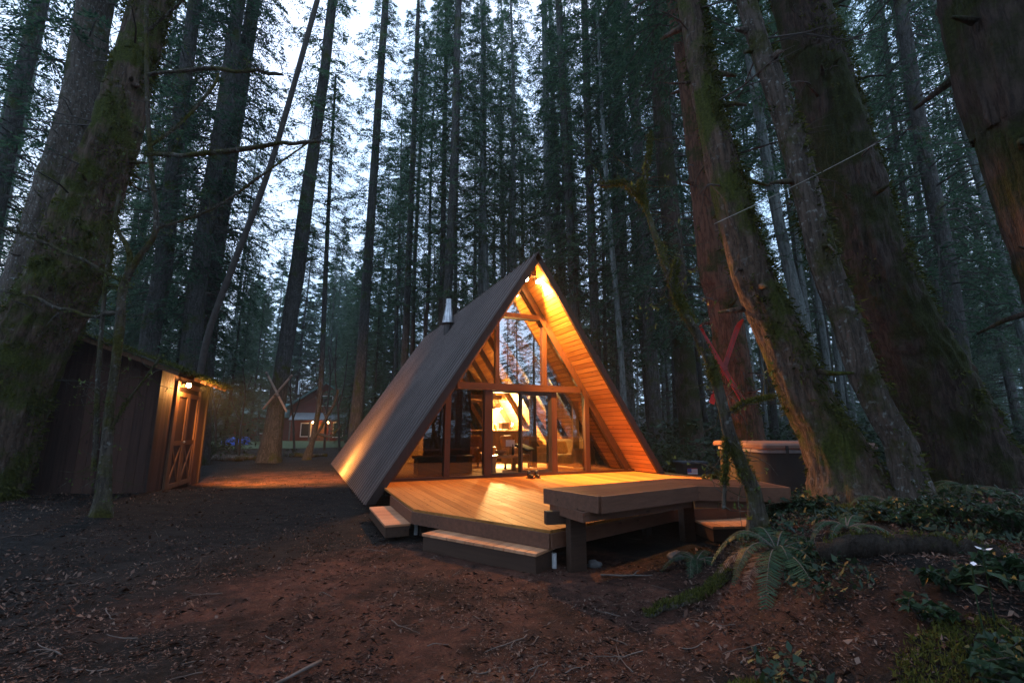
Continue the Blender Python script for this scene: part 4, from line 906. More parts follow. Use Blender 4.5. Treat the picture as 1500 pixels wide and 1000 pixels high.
# ------------------------------------------------------------------ vine maples with bent mossy limbs
def limb(D, pts): return [at(x, y, D+(pp[0] if pp else 0)) for x, y, *pp in pts]
def vine(name, label, D, stems, m, seed, mossn=700, buds=0, ntw=50):
    rng = random.Random(seed); base = at(*stems[0][0][:2], D); base.z = gz(base.x, base.y)
    root = empty(name, base, label, 'tree')
    b = MB(); mp = []; mu = []; tips = []
    for si, st in enumerate(stems):
        P = []; Rr = []
        for x, y, wd, *dd in st: p = at(x, y, D+(dd[0] if dd else 0)); P.append(p-base); Rr.append(wd/2*depth(p)/F_PX*math.cos(math.atan((x-750)/F_PX)))
        if si == 0: P[0].z = -.12
        V, F = trunk_shape(P, Rr, 18 if Rr[0] > .05 else 10, .05 if Rr[0] > .05 else .08, .22, seed+si*5, .5 if si == 0 else 0, .12 if si == 0 else .05)
        # rings stay level in trunk_shape, so flat limbs use plain tubes instead
        if abs(P[-1].z-P[0].z) < .7*(P[-1]-P[0]).length:
            Q = []; q = []
            for k in range(len(P)-1):
                for t in np.linspace(0, 1, 6, endpoint=False):
                    Q.append(P[k].lerp(P[k+1], t)+Vector((mnoise.noise((len(Q)*.35, si, 1)), mnoise.noise((len(Q)*.35, si, 5)), mnoise.noise((len(Q)*.35, si, 9))))*(.05+Rr[k])); q.append((Rr[k]*(1-t)+Rr[k+1]*t)*rng.uniform(.9, 1.15))
            Q.append(P[-1]); q.append(Rr[-1]*.5); b.tube(Q, q, 9)
        else: b.add(V, F)
        tot = max(1, int(mossn*len(P)/sum(len(s) for s in stems)))
        for _ in range(tot):
            k = rng.randrange(len(P)-1); t = rng.random(); c = P[k].lerp(P[k+1], t); r = Rr[k]*(1-t)+Rr[k+1]*t
            if mnoise.noise(c*1.7+Vector((seed, 0, 0))) < -.1: continue
            q = Vector((rng.gauss(0, 1), rng.gauss(0, 1), rng.gauss(.5, 1))).normalized(); mp.append(c+q*r); mu.append(q)
        for _ in range(int(ntw*len(P)/20)):
            k = rng.randrange(len(P)-1); t = rng.random(); c = P[k].lerp(P[k+1], t); d = Vector((rng.gauss(0, 1), rng.gauss(0, 1), rng.gauss(.3, .8))).normalized(); L = rng.uniform(.15, .7); pts = [c]
            for j in range(4): d = (d+Vector((rng.gauss(0, .25), rng.gauss(0, .25), rng.gauss(.02, .25)))).normalized(); pts.append(pts[-1]+d*L/4)
            b.tube(pts, [.008, .006, .005, .004, .002], 4, cap=False); tips += pts[2:]
    b.build('trunk', m, root, smooth=True)
    if mp: tufts('moss', mp, .035, M['moss'], root, 6, mu, seed)
    if buds and tips:
        pp = [rng.choice(tips)+Vector((rng.gauss(0, .05), rng.gauss(0, .05), rng.gauss(0, .05))) for _ in range(buds)]
        tufts('leaves', pp, .05, M['bud'], root, 3, None, seed, wid=.6)
    return root
vine('vine_maple', 'crooked bare vine maple standing before the shed wall', 7.7, [
    [(145, 772, 40), (150, 735, 29), (153, 690, 24), (160, 600, 17), (168, 540, 15), (175, 480, 16), (180, 420, 13), (200, 380, 11), (228, 335, 9), (222, 250, 8), (216, 150, 7), (214, 0, 6), (210, -120, 4)],
    [(137, 690, 10), (141, 630, 9), (143, 560, 8), (150, 470, 8), (156, 400, 7), (163, 350, 5)],
    [(156, 640, 6), (185, 590, 5), (212, 555, 4), (235, 522, 3)],
    [(228, 335, 8), (290, 315, 6, .3), (330, 295, 5, .5), (400, 245, 4, .8), (480, 190, 2.5, 1.2)],
    [(215, 225, 8), (260, 228, 8, -.2), (330, 222, 9, -.4), (400, 212, 7, -.6), (470, 207, 5, -.8)],
    [(218, 215, 7), (265, 180, 6, .3), (310, 130, 5, .6), (320, 108, 4, .7)],
    [(216, 110, 6), (300, 100, 7, -.3), (370, 105, 6, -.5), (415, 110, 5, -.7)],
    [(216, 45, 6), (240, 25, 5), (280, -10, 4)],
    [(178, 430, 12), (190, 375, 10), (170, 330, 8), (175, 285, 6)],
    [(180, 460, 8), (120, 462, 7), (60, 440, 6), (0, 425, 5)],
    [(185, 415, 7), (110, 375, 6), (40, 345, 5), (-10, 330, 4)]], M['bark_vine'], 3, 1800, 260, 110)
vine('vine_maple', 'bent mossy vine maple leaning over the bench end', 5.4, [
    [(1112, 775, 36), (1108, 745, 24), (1102, 715, 24), (1088, 685, 22), (1070, 640, 20), (1060, 600, 17), (1050, 560, 16), (1042, 535, 15), (1022, 490, 14), (1002, 455, 13), (980, 400, 10, .2), (962, 350, 9, .4), (945, 300, 7, .5), (935, 268, 5, .6)],
    [(1060, 745, 7), (1062, 700, 6), (1063, 660, 6), (1066, 635, 5)],
    [(1000, 455, 10), (985, 420, 8), (992, 380, 6)],
    [(945, 300, 6, .5), (915, 268, 5, .6), (873, 272, 3, .7)],
    [(940, 285, 5, .5), (950, 230, 4, .6), (953, 195, 3, .7)],
    [(1062, 610, 5), (1090, 590, 4, .2), (1130, 580, 3, .4)]], M['bark_vine'], 8, 4200, 60, 70)
# mossy boughs and one more crooked shrub in the middle distance
vine('vine_maple', 'small crooked shrub tree beside the rear corner of the cabin', 24, [[(445, 672, 8), (452, 655, 6), (465, 635, 5), (478, 612, 5), (490, 590, 4), (496, 570, 3)], [(478, 612, 4), (470, 595, 3), (462, 580, 2)], [(465, 635, 4), (485, 640, 3), (500, 622, 2)]], M['bark'], 12, 0, 0, 40)

for k, (px, py, D, h, lab) in enumerate(((432, 656, 33, 120, 'thin bare sapling before the left part of the red house'), (475, 655, 36, 150, 'thin bare sapling before the right part of the red house'), (498, 660, 31, 170, 'bare forked sapling between the red house and the cabin roof'), (350, 668, 25, 130, 'bare sapling beside the blue tarp'), (318, 662, 26, 150, 'bare sapling behind the door end of the shed'))):
    j = 9 if k % 2 else -7
    vine('sapling', lab, D, [[(px, py, 4), (px+j*.4, py-h*.35, 3), (px+j, py-h*.7, 2.2), (px+j*.6, py-h, 1.2)], [(px+j*.4, py-h*.35, 2.2), (px-j, py-h*.6, 1.6), (px-j*1.6, py-h*.85, 1)], [(px+j, py-h*.7, 1.6), (px+j*2.2, py-h*.9, 1)]], M['twig'], 60+k, 0, 0, 60)
# ------------------------------------------------------------------ skis, rope
def ski(label, D, a, b_, wd, m, m2, name='ski'):
    p, q = at(*a, D), at(*b_, D); d = (q-p); L = d.length; d.normalize(); side = d.cross(FV).normalized(); nrm = side.cross(d).normalized()
    if nrm.dot(FV) > 0: nrm = -nrm
    root = empty(name, p, label, name.replace('_', ' '))
    n = 24; V = []; F = []
    for i in range(n+1):
        t = i/n; curl = .16*max(0, (.12-t)/.12)**2; hw = wd/2*(.35+.65*min(1, t/.06)) * (1-.12*math.sin(math.pi*t))
        c = d*(L*t)+nrm*(curl+.02*math.sin(math.pi*t))
        for s, z in ((-1, 0), (1, 0), (1, .018), (-1, .018)): V.append(c+side*hw*s+nrm*z)
    for i in range(n):
        for k in range(4): F.append((i*4+k, i*4+(k+1) % 4, i*4+4+(k+1) % 4, i*4+4+k))
    F += [(3, 2, 1, 0), (n*4, n*4+1, n*4+2, n*4+3)]
    bb = MB(); bb.add(V, F); bb.build('body', m, root)
    bb = MB(); c = d*(L*.52)+nrm*.045; bb.bar(c-d*.14, c+d*.14, wd*.75, .03, nrm); bb.bar(c+d*.09+nrm*.03, c+d*.12+nrm*.03, wd*.95, .03, nrm); bb.build('binding', m2, root)
    bb = MB(); bb.bar(d*(L*.12)+nrm*.037, d*(L*.94)+nrm*.037, wd*.18, .006, nrm); bb.build('stripe', m2, root)
    return root
M['redski'] = plain('red_ski_paint', (.34, .022, .016), .45, var=.3, bmp=.1); M['redstripe'] = plain('dull_red_stripe', (.22, .03, .03), .5)
ski('weathered red ski crossing behind, its tip by the leaning mossy trunk', 10.7, (1083, 470), (1042, 591), .125, M['redski'], M['redstripe'])
ski('weathered red ski crossing in front, its tip towards the cabin roof', 10.6, (1022, 478), (1090, 591), .125, M['redski'], M['redstripe'])
def pole(label, D, a, b_):
    p, q = at(*a, D), at(*b_, D); root = empty('ski_pole', p, label, 'ski pole'); d = q-p
    bb = MB(); bb.tube([Vector(), d*.5, d], [.05, .055, .045], 10); bb.build('shaft', plain('bleached_wood', (.30, .22, .17), .8), root)
    bb = MB(); bb.tube([d*.02, d*.1], [.065, .06], 10); bb.build('grip', M['stick'], root)
    bb = MB(); bb.tube([d*.58, d*.62], [.07, .07], 10); bb.build('band', M['stick'], root)
pole('pale wooden ski pole on the tall fir, its upper end towards the shed', 21.75, (390, 545), (420, 603))
pole('pale wooden ski pole on the tall fir, its upper end towards the cabin', 21.9, (428, 549), (385, 599))
p0, p1 = at(1282, 211, 6.6), at(1148, 264, 6.0); p2 = at(1046, 328, 5.5); b = MB()
pts = []
for k in range(31):
    t = k/30; pts.append(p0.lerp(p2, t)+Vector((0, 0, -.05*t*(1-t)*2)))
b.tube(pts, [.0045]*31, 6); tag(b.build('rope', plain('pale_rope', (.28, .26, .23), .8)), 'pale rope strung between the leaning trunks', 'rope')

# ------------------------------------------------------------------ hot tub and bin
def sq_ring(hx, hy, r, z, n=8):
    out = []
    for cx, cy_, a0 in ((hx-r, hy-r, 0), (-hx+r, hy-r, 90), (-hx+r, -hy+r, 180), (hx-r, -hy+r, 270)):
        for k in range(n+1): a = R_(a0+90*k/n); out.append(Vector((cx+r*math.cos(a), cy_+r*math.sin(a), z)))
    return out
def stack(b, rings, c):
    n = len(rings[0]); V = [p+Vector(c) for r in rings for p in r]; F = [(i*n+k, i*n+(k+1) % n, (i+1)*n+(k+1) % n, (i+1)*n+k) for i in range(len(rings)-1) for k in range(n)]
    F += [tuple(range(n))[::-1], tuple(range((len(rings)-1)*n, len(rings)*n))]; b.add(V, F)
M['vinyl'] = plain('brown_vinyl', (.17, .095, .07), .45, var=.15, bmp=.1); M['tubside'] = plain('dark_tub_panel', (.014, .011, .009), .85)
ta = at(1117, 655, 8.2); tc_ = ta + RV*1.02 + FV*1.04; tub = empty('hot_tub', (tc_.x, tc_.y, 0.004), 'hot tub with a brown padded cover behind the leaning mossy trunk', 'hot tub', None, -YAW)
b = MB(); stack(b, [sq_ring(.96, .98, .22, 0), sq_ring(.96, .98, .22, .70)], (0, 0, 0)); b.build('shell', M['tubside'], tub)
b = MB(); stack(b, [sq_ring(.985, 1.005, .24, .705), sq_ring(.985, 1.005, .24, .765)], (0, 0, 0)); b.build('rim', plain('grey_rim', (.20, .19, .19), .5), tub)
for s in (-1, 1):
    b = MB(); hx = .505; stack(b, [sq_ring(hx-.006, 1.03, .06, .768), sq_ring(hx, 1.04, .07, .79), sq_ring(hx, 1.04, .07, .845), sq_ring(hx-.03, 1.0, .07, .875)], (s*hx, 0, 0)); b.build('cover', M['vinyl'], tub, bevel=.01)
for x in (-.6, .6): b = MB(); b.box((x, -1.045, .76), (.05, .01, .14)); b.build('strap', M['black'], tub)
bc = at(1012, 697, 13.2); bin_ = empty('storage_bin', (bc.x, bc.y, gz(bc.x, bc.y)), 'black storage bin with a small flag sticker beside the right roof edge', 'bin', None, -.35)
zt = .62
b = MB(); b.prism([(-.30, -.24, 0), (.30, -.24, 0), (.34, -.27, zt), (-.34, -.27, zt)], (0, .48, 0)); b.build('body', M['black'], bin_, bevel=.01)
b = MB(); b.box((0, 0, zt+.03), (.74, .60, .05)); b.build('lid', plain('dark_blue_lid', (.03, .05, .07), .4), bin_, bevel=.01)
fg = MB(); fw, fh = .28, .17; fy0 = -.30; fz0 = zt-.20
for i in range(7): fg.box((-.08, fy0, fz0+fh*(i-3)/7), (fw, .006, fh/7-.0005), m=0 if i % 2 == 0 else 1)
fg.box((-.08-fw*.3, fy0-.003, fz0+fh*.2), (fw*.4, .006, fh*.55), m=2)
fg.build('flag_sticker', [plain('sticker_red', (.5, .05, .06), .5, bmp=0), M['white'], plain('sticker_blue', (.04, .06, .2), .5, bmp=0)], bin_)

# ------------------------------------------------------------------ neighbour's house
hc = house_c; hz = gz(hc.x, hc.y); ha = -YAW+.25
hs = empty('house', (hc.x, hc.y, hz), 'red neighbouring house with a green metal roof seen through the trees', 'house', None, ha)
M['redwall'] = wood('red_siding', (.10, .026, .018), (.18, .052, .038), 'x', .8, .4); M['greenroof'] = plain('green_metal_roof', (.10, .21, .20), .4, .2, var=.15, bmp=.1)
b = MB(); b.prism([(-1.5, 0, 0), (7.0, 0, 0), (7.0, 0, 4.6), (2.75, 0, 7.6), (-1.5, 0, 4.6)], (0, 8, 0)); b.build('wall', M['redwall'], hs)
b = MB(); b.box((-5, 3.5, 1.6), (7, 6, 3.2)); b.build('wing', M['redwall'], hs)
b = MB()
for s in (-1, 1): b.bar((2.75, 3.8, 7.75), (2.75+s*5.0, 3.8, 4.2), 9.2, .14, (0, 0, 1))
b.build('roof', M['greenroof'], hs)
b = MB(); b.bar((-5, .2, 3.1), (-5, 7, 5.2), 7.6, .12); b.build('wing_roof', M['greenroof'], hs)
b = MB(); b.bar((2.6, -2.6, 2.75), (2.6, -.05, 3.7), 7.4, .1); b.build('porch_roof', plain('pale_porch_roof', (.20, .22, .23), .5), hs)
for x in (-.9, 1.4, 3.8, 6.1): b = MB(); b.box((x, -2.45, 1.3), (.16, .16, 2.6)); b.build('porch_post', M['stick'], hs)
def hwin(x, y, z, wd, h, lit):
    b = MB(); b.box((x, y-.06, z), (wd+.24, .1, h+.24)); f = b.build('window', M['white'], hs)
    b = MB(); b.box((x, y-.12, z), (wd, .04, h)); b.build('pane', glow('lit_pane', (1, .55, .2), .25) if lit else M['tubside'], f)
hwin(2.8, 0, 5.3, 1.6, 1.2, False); hwin(.6, 0, 1.5, 1.1, 1.6, False); hwin(4.6, 0, 1.5, 1.1, 1.8, False); hwin(-4.4, .5, 1.7, 1.3, 1.2, False)
b = MB(); b.box((2.6, -.07, 1.1), (1.0, .1, 2.2)); b.build('door', M['sheddoor'], hs)
for x in (1.5, 3.4): b = MB(); b.blob((x, -.8, 2.45), .14, rough=0, n=6); b.build('porch_lamp', glow('porch_bulb', (1, .6, .2), 14), hs, smooth=True)
b = MB(); b.tube([(-1.2, 3, 6.3), (-1.2, 3, 8.2)], [.16, .16], 10); b.build('flue', M['steel'], hs)
hl = hs.matrix_basis @ Vector((2.4, -1.2, 2.3)); point('porch_light', Matrix.Translation((hc.x, hc.y, hz)) @ Matrix.Rotation(ha, 4, 'Z') @ Vector((2.4, -1.3, 2.2)), 50, .15)
tp = at(345, 648, 44); tp.z = gz(tp.x, tp.y); b = MB(); rr = random.Random(4)
for k in range(5): b.blob(tp+Vector((rr.uniform(-.7, .7), rr.uniform(-.4, .4), .3)), .5, (1.2, .8, .9), .7, k, 8)
tag(b.build('tarp', plain('blue_tarp', (.07, .20, .85), .5, var=.3), smooth=False), 'crumpled bright blue tarp heap lying near the lawn', 'tarp')
for k, (a, c, D, r, lab) in enumerate((((290, 672), (385, 668), 23.5, .16, 'fallen grey log lying across the far end of the path'), ((310, 662), (372, 664), 26, .13, 'thinner fallen log lying behind the grey log'), ((425, 662), (480, 655), 26.5, .12, 'fallen log lying near the foot of the tall straight fir'))):
    p, q = at(*a, D), at(*c, D); p.z = gz(p.x, p.y)+r; q.z = gz(q.x, q.y)+r*.9; b = MB(); pts = [p.lerp(q, t)+Vector((0, 0, .03*math.sin(9*t))) for t in np.linspace(0, 1, 9)]
    b.tube(pts, [r*(1-.04*i) for i in range(9)], 10); tag(b.build('fallen_log', M['bark_grey'], smooth=True), lab, 'log')

# ------------------------------------------------------------------ ferns, shrubs, flowers, stones, sticks
def fern(label, base, fronds, seed, m='fern', L=(.7, 1.0), up=.75, group=None):
    rng = random.Random(seed); root = empty('sword_fern', base, label, 'fern', group); V = []; F = []; rach = MB()
    for i in range(len(fronds) if isinstance(fronds, list) else fronds):
        if isinstance(fronds, list): a, Lf, u = fronds[i]
        else: a, Lf, u = 6.283*i/fronds+rng.uniform(-.3, .3), rng.uniform(*L), up*rng.uniform(.7, 1.2)
        dxy = Vector((math.cos(a), math.sin(a), 0)); side = Vector((-dxy.y, dxy.x, 0)); n = 46; prev = None; pts = []
        tw = rng.uniform(-.35, .35)
        for k in range(n+1):
            t = k/n; pts.append(dxy*(Lf*(t*.95-.12*t*t)) + side*(tw*.15*t*t) + Vector((0, 0, Lf*(u*t-(u*.75+.45)*t*t)+.04)))
        rach.tube(pts[::3]+[pts[-1]], [.006*(1-.8*j/12) for j in range(len(pts[::3])+1)], 4, cap=False)
        for k in range(2, n):
            t = k/n; w = .17*Lf*min(1, (t-.02)*7)*(1-t)**.55+.008; d = (pts[k+1]-pts[k-1]).normalized()
            for s in (-1, 1):
                q = (side*s*1.0+d*.35+Vector((0, 0, -.18+rng.uniform(-.15, .1)))).normalized(); hw = Lf/n*.42; p = pts[k]; bi = len(V)
                V += [p-d*hw*.6, p+d*hw*.8, p+q*w*.6+d*hw*.9, p+q*w, p+q*w*.6-d*hw*.5]; F += [(bi, bi+1, bi+2, bi+3, bi+4)]
    b = MB(); b.add(V, F); b.build('fronds', M[m], root); rach.build('stems', M['stick'], root)
    return root
f0 = at(1135, 778, 4.75); f0.z = gz(f0.x, f0.y)
def toward(base, px, py):  # azimuth from the fern's heart towards a pixel's ground place
    q = at(px, py, 4.3)
    return math.atan2(q.y-base.y, q.x-base.x)
am = math.atan2(-FV.y, -FV.x)                           # towards the viewer
fern('big sword fern with long arching fronds by the bent mossy maple', f0, [(am-.12, 1.25, .30), (am+.70, 1.25, .4), (am-.62, 1.1, .4), (am+1.2, .9, .7), (am-1.15, .8, .7), (am+1.75, .7, .9), (am-1.7, .75, 1.0), (am+2.4, .7, 1.0), (am+3.1, .7, 1.1), (am-2.4, .7, 1.0), (am+.25, .7, .65), (am-.3, .6, .8)], 3)
f1 = f0 + Vector((.12, .08, .0)); fern('dead brown fern fronds drooping under the big sword fern', f1, [(am+.35, 1.0, .15), (am-.35, .9, .1), (am+1.0, .9, .2), (am-.95, .85, .2), (am+1.5, .8, .3), (am-1.5, .8, .3), (am+.05, .8, .05)], 9, 'lit')
for k, (px, py, D, n, L, lab) in enumerate(((1015, 752, 5.5, 9, (.4, .6), 'pale drooping fern under the far end of the bench'), (1300, 735, 6.0, 10, (.4, .6), 'small fern at the foot of the slim leaning trunk'), (1465, 735, 5.2, 12, (.6, .9), 'fern in the shade under the corner trunk'), (1240, 770, 4.6, 9, (.4, .6), 'small fern beside the big sword fern'), (1420, 700, 7.2, 12, (.6, .9), 'fern growing against the enormous trunk'))):
    p = at(px, py, D); p.z = gz(p.x, p.y); fern(lab, p, n, 20+k, L=L, m='fern')
def shrub(label, p, r, h, n, seed, m='shrub', leafs=.05, name='shrub', group=None):
    rng = random.Random(seed); root = empty(name, p, label, 'shrub', group); st = MB(); V = []; F = []
    for i in range(n):
        a = rng.uniform(0, 6.283); e = rng.random()**.5*r; tip = Vector((math.cos(a)*e, math.sin(a)*e, h*rng.uniform(.45, 1.05)*(1-.4*(e/r)**2)))
        mid = tip*.5+Vector((rng.gauss(0, .05), rng.gauss(0, .05), h*.12)); pts = [Vector((0, 0, -.03)), mid, tip]; st.tube(pts, [.006, .004, .002], 4, cap=False)
        for j in range(14):
            t = .3+.7*j/13; c = pts[0].lerp(mid, min(1, t*2)) if t < .5 else mid.lerp(tip, (t-.5)*2); d = Vector((rng.gauss(0, 1), rng.gauss(0, 1), rng.gauss(.15, .5))).normalized(); s = d.cross(Vector((rng.gauss(0, .4), rng.gauss(0, .4), 1))).normalized(); l = leafs*rng.uniform(.6, 1.4); bi = len(V); up = s.cross(d)*l*.15
            V += [c, c+d*l*.4+s*l*.32+up, c+d*l+Vector((0, 0, -l*.25)), c+d*l*.4-s*l*.32+up]; F += [(bi, bi+1, bi+2), (bi, bi+2, bi+3)]
    st.build('stems', M['twig'], root); b = MB(); b.add(V, F); b.build('leaves', M[m], root)
    return root
for k, (px, py, D, r, h, n, lab) in enumerate(((1130, 722, 6.0, .35, .5, 42, 'leafy shrub catching the lamp light between bench end and hot tub'), (1180, 735, 5.8, .35, .3, 30, 'low leafy shrub at the foot of the leaning mossy trunk'), (1330, 775, 4.9, .45, .28, 40, 'low broad shrub in front of the slim leaning trunk'), (1400, 760, 5.0, .5, .4, 44, 'dark shrub in front of the enormous trunk'), (1480, 770, 4.4, .45, .45, 40, 'dark leafy shrub at the right edge under the corner trunk'), (1496, 872, 3.2, .3, .2, 26, 'leafy plant at the right edge behind the white flowers'), (1350, 880, 3.2, .16, .14, 9, 'small three leaved plant on the dark log'), (1400, 865, 3.3, .2, .16, 12, 'small green plant left of the white flowers'), (1490, 950, 2.6, .3, .25, 26, 'green plant in the bottom right corner'), (1070, 700, 11, .8, .8, 60, 'dark shrub behind the end of the bench'), (990, 680, 14.5, 1.0, 1.2, 70, 'dark bush behind the black storage bin'), (305, 640, 22, 1.0, 1.5, 60, 'tall bush behind the door end of the shed'))):
    p = at(px, py, D); p.z = gz(p.x, p.y); shrub(lab, p, r, h, n, 40+k, leafs=.06 if D < 8 else .12)
for k, (px, py, lab) in enumerate(((1438, 805, 'upper white three petalled flower among leaves at the right edge'), (1424, 828, 'lower white three petalled flower among leaves at the right edge'))):
    p = at(px, py, 2.95); g = gz(p.x, p.y); root = empty('trillium', (p.x, p.y, g), lab, 'flower', None, k*1.1)
    h = max(.12, p.z-g); b = MB(); b.tube([(0, 0, -.02), (.01, 0, h*.6), (0, 0, h)], [.005, .004, .004], 5); b.build('stem', M['shrub'], root)
    b = MB()
    for j in range(3):
        a = 2.094*j+.4; d = Vector((math.cos(a), math.sin(a), -.1)); s = Vector((-d.y, d.x, 0)); c = Vector((0, 0, h*.72)); b.add([c, c+d*.05+s*.035, c+d*.11+Vector((0, 0, -.02)), c+d*.05-s*.035], [(0, 1, 2), (0, 2, 3)])
    b.build('leaf', M['shrub'], root); b = MB()
    for j in range(3):
        a = 2.094*j+1.4; d = Vector((math.cos(a), math.sin(a), .35)); s = Vector((-d.y, d.x, 0)); c = Vector((0, -.01, h)); b.add([c, c+d*.024+s*.016, c+d*.046, c+d*.024-s*.016], [(0, 1, 2), (0, 2, 3)])
    b.build('petal', M['petal'], root)
# rotting log on the right bank, mossy root by the maple
def log(label, a, c, r0, r1, m, seed, mossn=0, name='fallen_log'):
    p, q = at(*a), at(*c); p.z = gz(p.x, p.y)+r0*.45; q.z = gz(q.x, q.y)+r1*.45; b = MB(); rng = random.Random(seed); pts = []
    for i in range(15): t = i/14; x = p.lerp(q, t); x.z = gz(x.x, x.y)+(r0*(1-t)+r1*t)*.4; pts.append(x+Vector((0, 0, rng.uniform(-.02, .02))))
    rr = [(r0*(1-i/14)+r1*i/14)*rng.uniform(.9, 1.1) for i in range(15)]; b.tube(pts, rr, 16); o = b.build(name, m, None, smooth=True); tag(o, label, 'log' if name == 'fallen_log' else 'root')
    if mossn:
        pp = []; 
        for _ in range(mossn): k = rng.randrange(14); x = pts[k].lerp(pts[k+1], rng.random()); a_ = rng.uniform(-1.2, 1.2); pp.append(x+Vector((0, math.sin(a_)*rr[k], math.cos(a_)*rr[k])))
        tufts('moss', pp, .03, M['moss'], o, 6, None, seed)
log('dark rotting log half buried on the bank behind the small plants', (1200, 800, 4.3), (1470, 842, 3.7), .11, .07, M['darkwood'], 5, 200)
log('mossy root running down from the bent maple towards the path', (1062, 800, 4.9), (945, 880, 4.2), .06, .025, M['bark_vine'], 6, 420, 'mossy_root')
for k, (px, py, s) in enumerate(((600, 772, .11), (622, 778, .09), (585, 775, .07), (640, 790, .06), (920, 775, .10), (990, 820, .09), (870, 830, .07), (560, 762, .06))):
    p = atz(px, py, -.42); p.z = gz(p.x, p.y)+s*.3; b = MB(); b.blob(p, s, (1.2, .9, .7), .5, k, 8); tag(b.build('stone', M['stone'], smooth=True), 'grey stone lying on the ground under the edge of the deck', 'stone', 'stones under the deck edge')
rng = random.Random(21)
def stick(px, py, L, rz, r, seed, label, group):
    p = atz(px, py, -.42); rr = random.Random(seed); pts = []; a = rz; x, y = p.x, p.y
    for i in range(9): pts.append(Vector((x, y, gz(x, y)+r*.8+.008))); a += rr.uniform(-.22, .22); x += math.cos(a)*L/8; y += math.sin(a)*L/8
    b = MB(); b.tube(pts, [r*(1-.07*i) for i in range(9)], 6)
    if L > .35: k = rr.randint(2, 5); d = Vector((math.cos(a+.8), math.sin(a+.8), .12)); b.tube([pts[k], pts[k]+d*L*.2, pts[k]+d*L*.35+Vector((0, 0, -.02))], [r*.6, r*.4, r*.2], 5)
    tag(b.build('fallen_twig', M['stick'], smooth=True), label, 'twig', group)
for k in range(46):
    px, py = rng.uniform(20, 1120), 770+225*rng.random()**.8
    stick(px, py, rng.uniform(.08, .42), rng.uniform(-1.3, 1.3)-YAW+ (math.pi if rng.random() < .5 else 0), rng.uniform(.0025, .006), 300+k, 'one of the pale thin twigs scattered over the dark forest floor', 'twigs on the forest floor')
stick(470, 975, -.9, .45, .012, 900, 'longest pale stick, lying at the bottom edge of the path', None)
stick(880, 845, .55, -.35, .013, 901, 'pale stick lying on the dark ground in front of the bench leg', None)

# ------------------------------------------------------------------ stuff: litter, moss, ground cover, undergrowth
def scatter(name, n, seed, size, m, label, cat, region, lift=.006, tilt=.35, asp=(.15, .6), up=0, clump=False):
    rg = np.random.default_rng(seed); P = []
    while len(P) < n:
        p = region(rg)
        if p is not None and clump and mnoise.noise((p[0]*1.6, p[1]*1.6, 5))+.5*mnoise.noise((p[0]*5, p[1]*5, 6)) < -.08 and rg.random() < .8: continue
        if p is None or (on_deck(p[0], p[1], .1) and not (p[1] < -2.3 and p[0] < -3.5)): continue
        P.append((p[0], p[1], gz(p[0], p[1])+lift))
    P = np.array(P); k = len(P); a = rg.uniform(0, 2*np.pi, k); L = rg.uniform(size[0], size[1], k)*rg.uniform(.5, 1, k); w = L*rg.uniform(*asp, k)
    D = np.stack([np.cos(a), np.sin(a), rg.normal(up, tilt, k)], 1); S = np.stack([-np.sin(a), np.cos(a), rg.normal(0, tilt, k)], 1)
    bend = rg.normal(0, .12, k)[:, None]*L[:, None]*[0, 0, 1]
    P[:, 2] += np.abs(D[:, 2])*L*.4
    h = D*L[:, None]/2; s = S*w[:, None]/2
    V = np.stack([P-h, P+s+bend, P+h, P-s+bend], 1).reshape(-1, 3); f = np.arange(k)[:, None]*4
    F = np.concatenate([f+[0, 1, 2], f+[0, 2, 3]], 1).reshape(-1, 3)
    o = link(name, np_mesh(name, V, F, m)); tag(o, label, cat, kind='stuff'); return o
def polar(d0, d1, a0, a1, pw=1.0):
    def f(rg):
        d = d0*(d1/d0)**(rg.random()**pw); u = rg.uniform(a0, a1)*d*1.0; p = UD(u, d); return p.x, p.y
    return f
scatter('forest_litter', 70000, 1, (.010, .040), M['lit'], 'brown leaf and bark litter covering the forest floor', 'litter', polar(1.6, 26, -1.25, 1.25, .9), clump=True)
scatter('needle_litter', 60000, 2, (.03, .09), M['lit'], 'fallen brown needles strewn over the forest floor', 'needles', polar(1.6, 16, -1.25, 1.25, .9), .004, .15, (.03, .08), clump=True)
def leafy(rg):
    d = rg.uniform(4, 12); u = -1.25*d+abs(rg.normal(0, .36))*d; p = UD(u, d)
    if u > -.3*d or mnoise.noise((p.x*.6, p.y*.6, 8)) < -.12: return None
    return p.x, p.y
def bank2(rg):
    d = rg.uniform(2.2, 7); u = rg.uniform(.9, 7)
    if u/d < .33: return None
    p = UD(u, d); return p.x, p.y
scatter('bank_litter', 9000, 13, (.02, .065), M['lit'], 'curled brown leaves and bark bits on the right bank', 'leaves', bank2, .01, .55, (.15, .7))
scatter('dead_leaves', 3500, 3, (.02, .06), M['lit'], 'curled dead leaves lying thick near the shed', 'leaves', leafy, .015, .6, (.4, .8))
def bank(rg):
    d = rg.uniform(2.2, 9); u = rg.uniform(1.1, 8)
    if u/d < .46 or u/d > 1.35: return None
    p = UD(u, d); 
    if mnoise.noise((p.x*1.1, p.y*1.1, 4)) < .05: return None
    return p.x, p.y
scatter('ground_cover', 8000, 4, (.03, .09), M['undergrowth'], 'small dark leaves of ground cover on the right bank', 'ground cover', bank, .05, .5, (.4, .7), .2)
def mossreg(rg):
    for _ in range(50):
        c = [(1140, 960, 2.85, .30), (1180, 985, 2.6, .25), (1450, 940, 2.7, .42), (1290, 735, 6.2, .5), (1240, 750, 5.6, .5), (1340, 950, 2.7, .15)][rg.integers(6)]
        q = at(c[0], c[1], c[2]); a = rg.uniform(0, 6.28); r = c[3]*rg.random()**.5; p = (q.x+math.cos(a)*r, q.y+math.sin(a)*r)
        return p
pts = []
rg = np.random.default_rng(8)
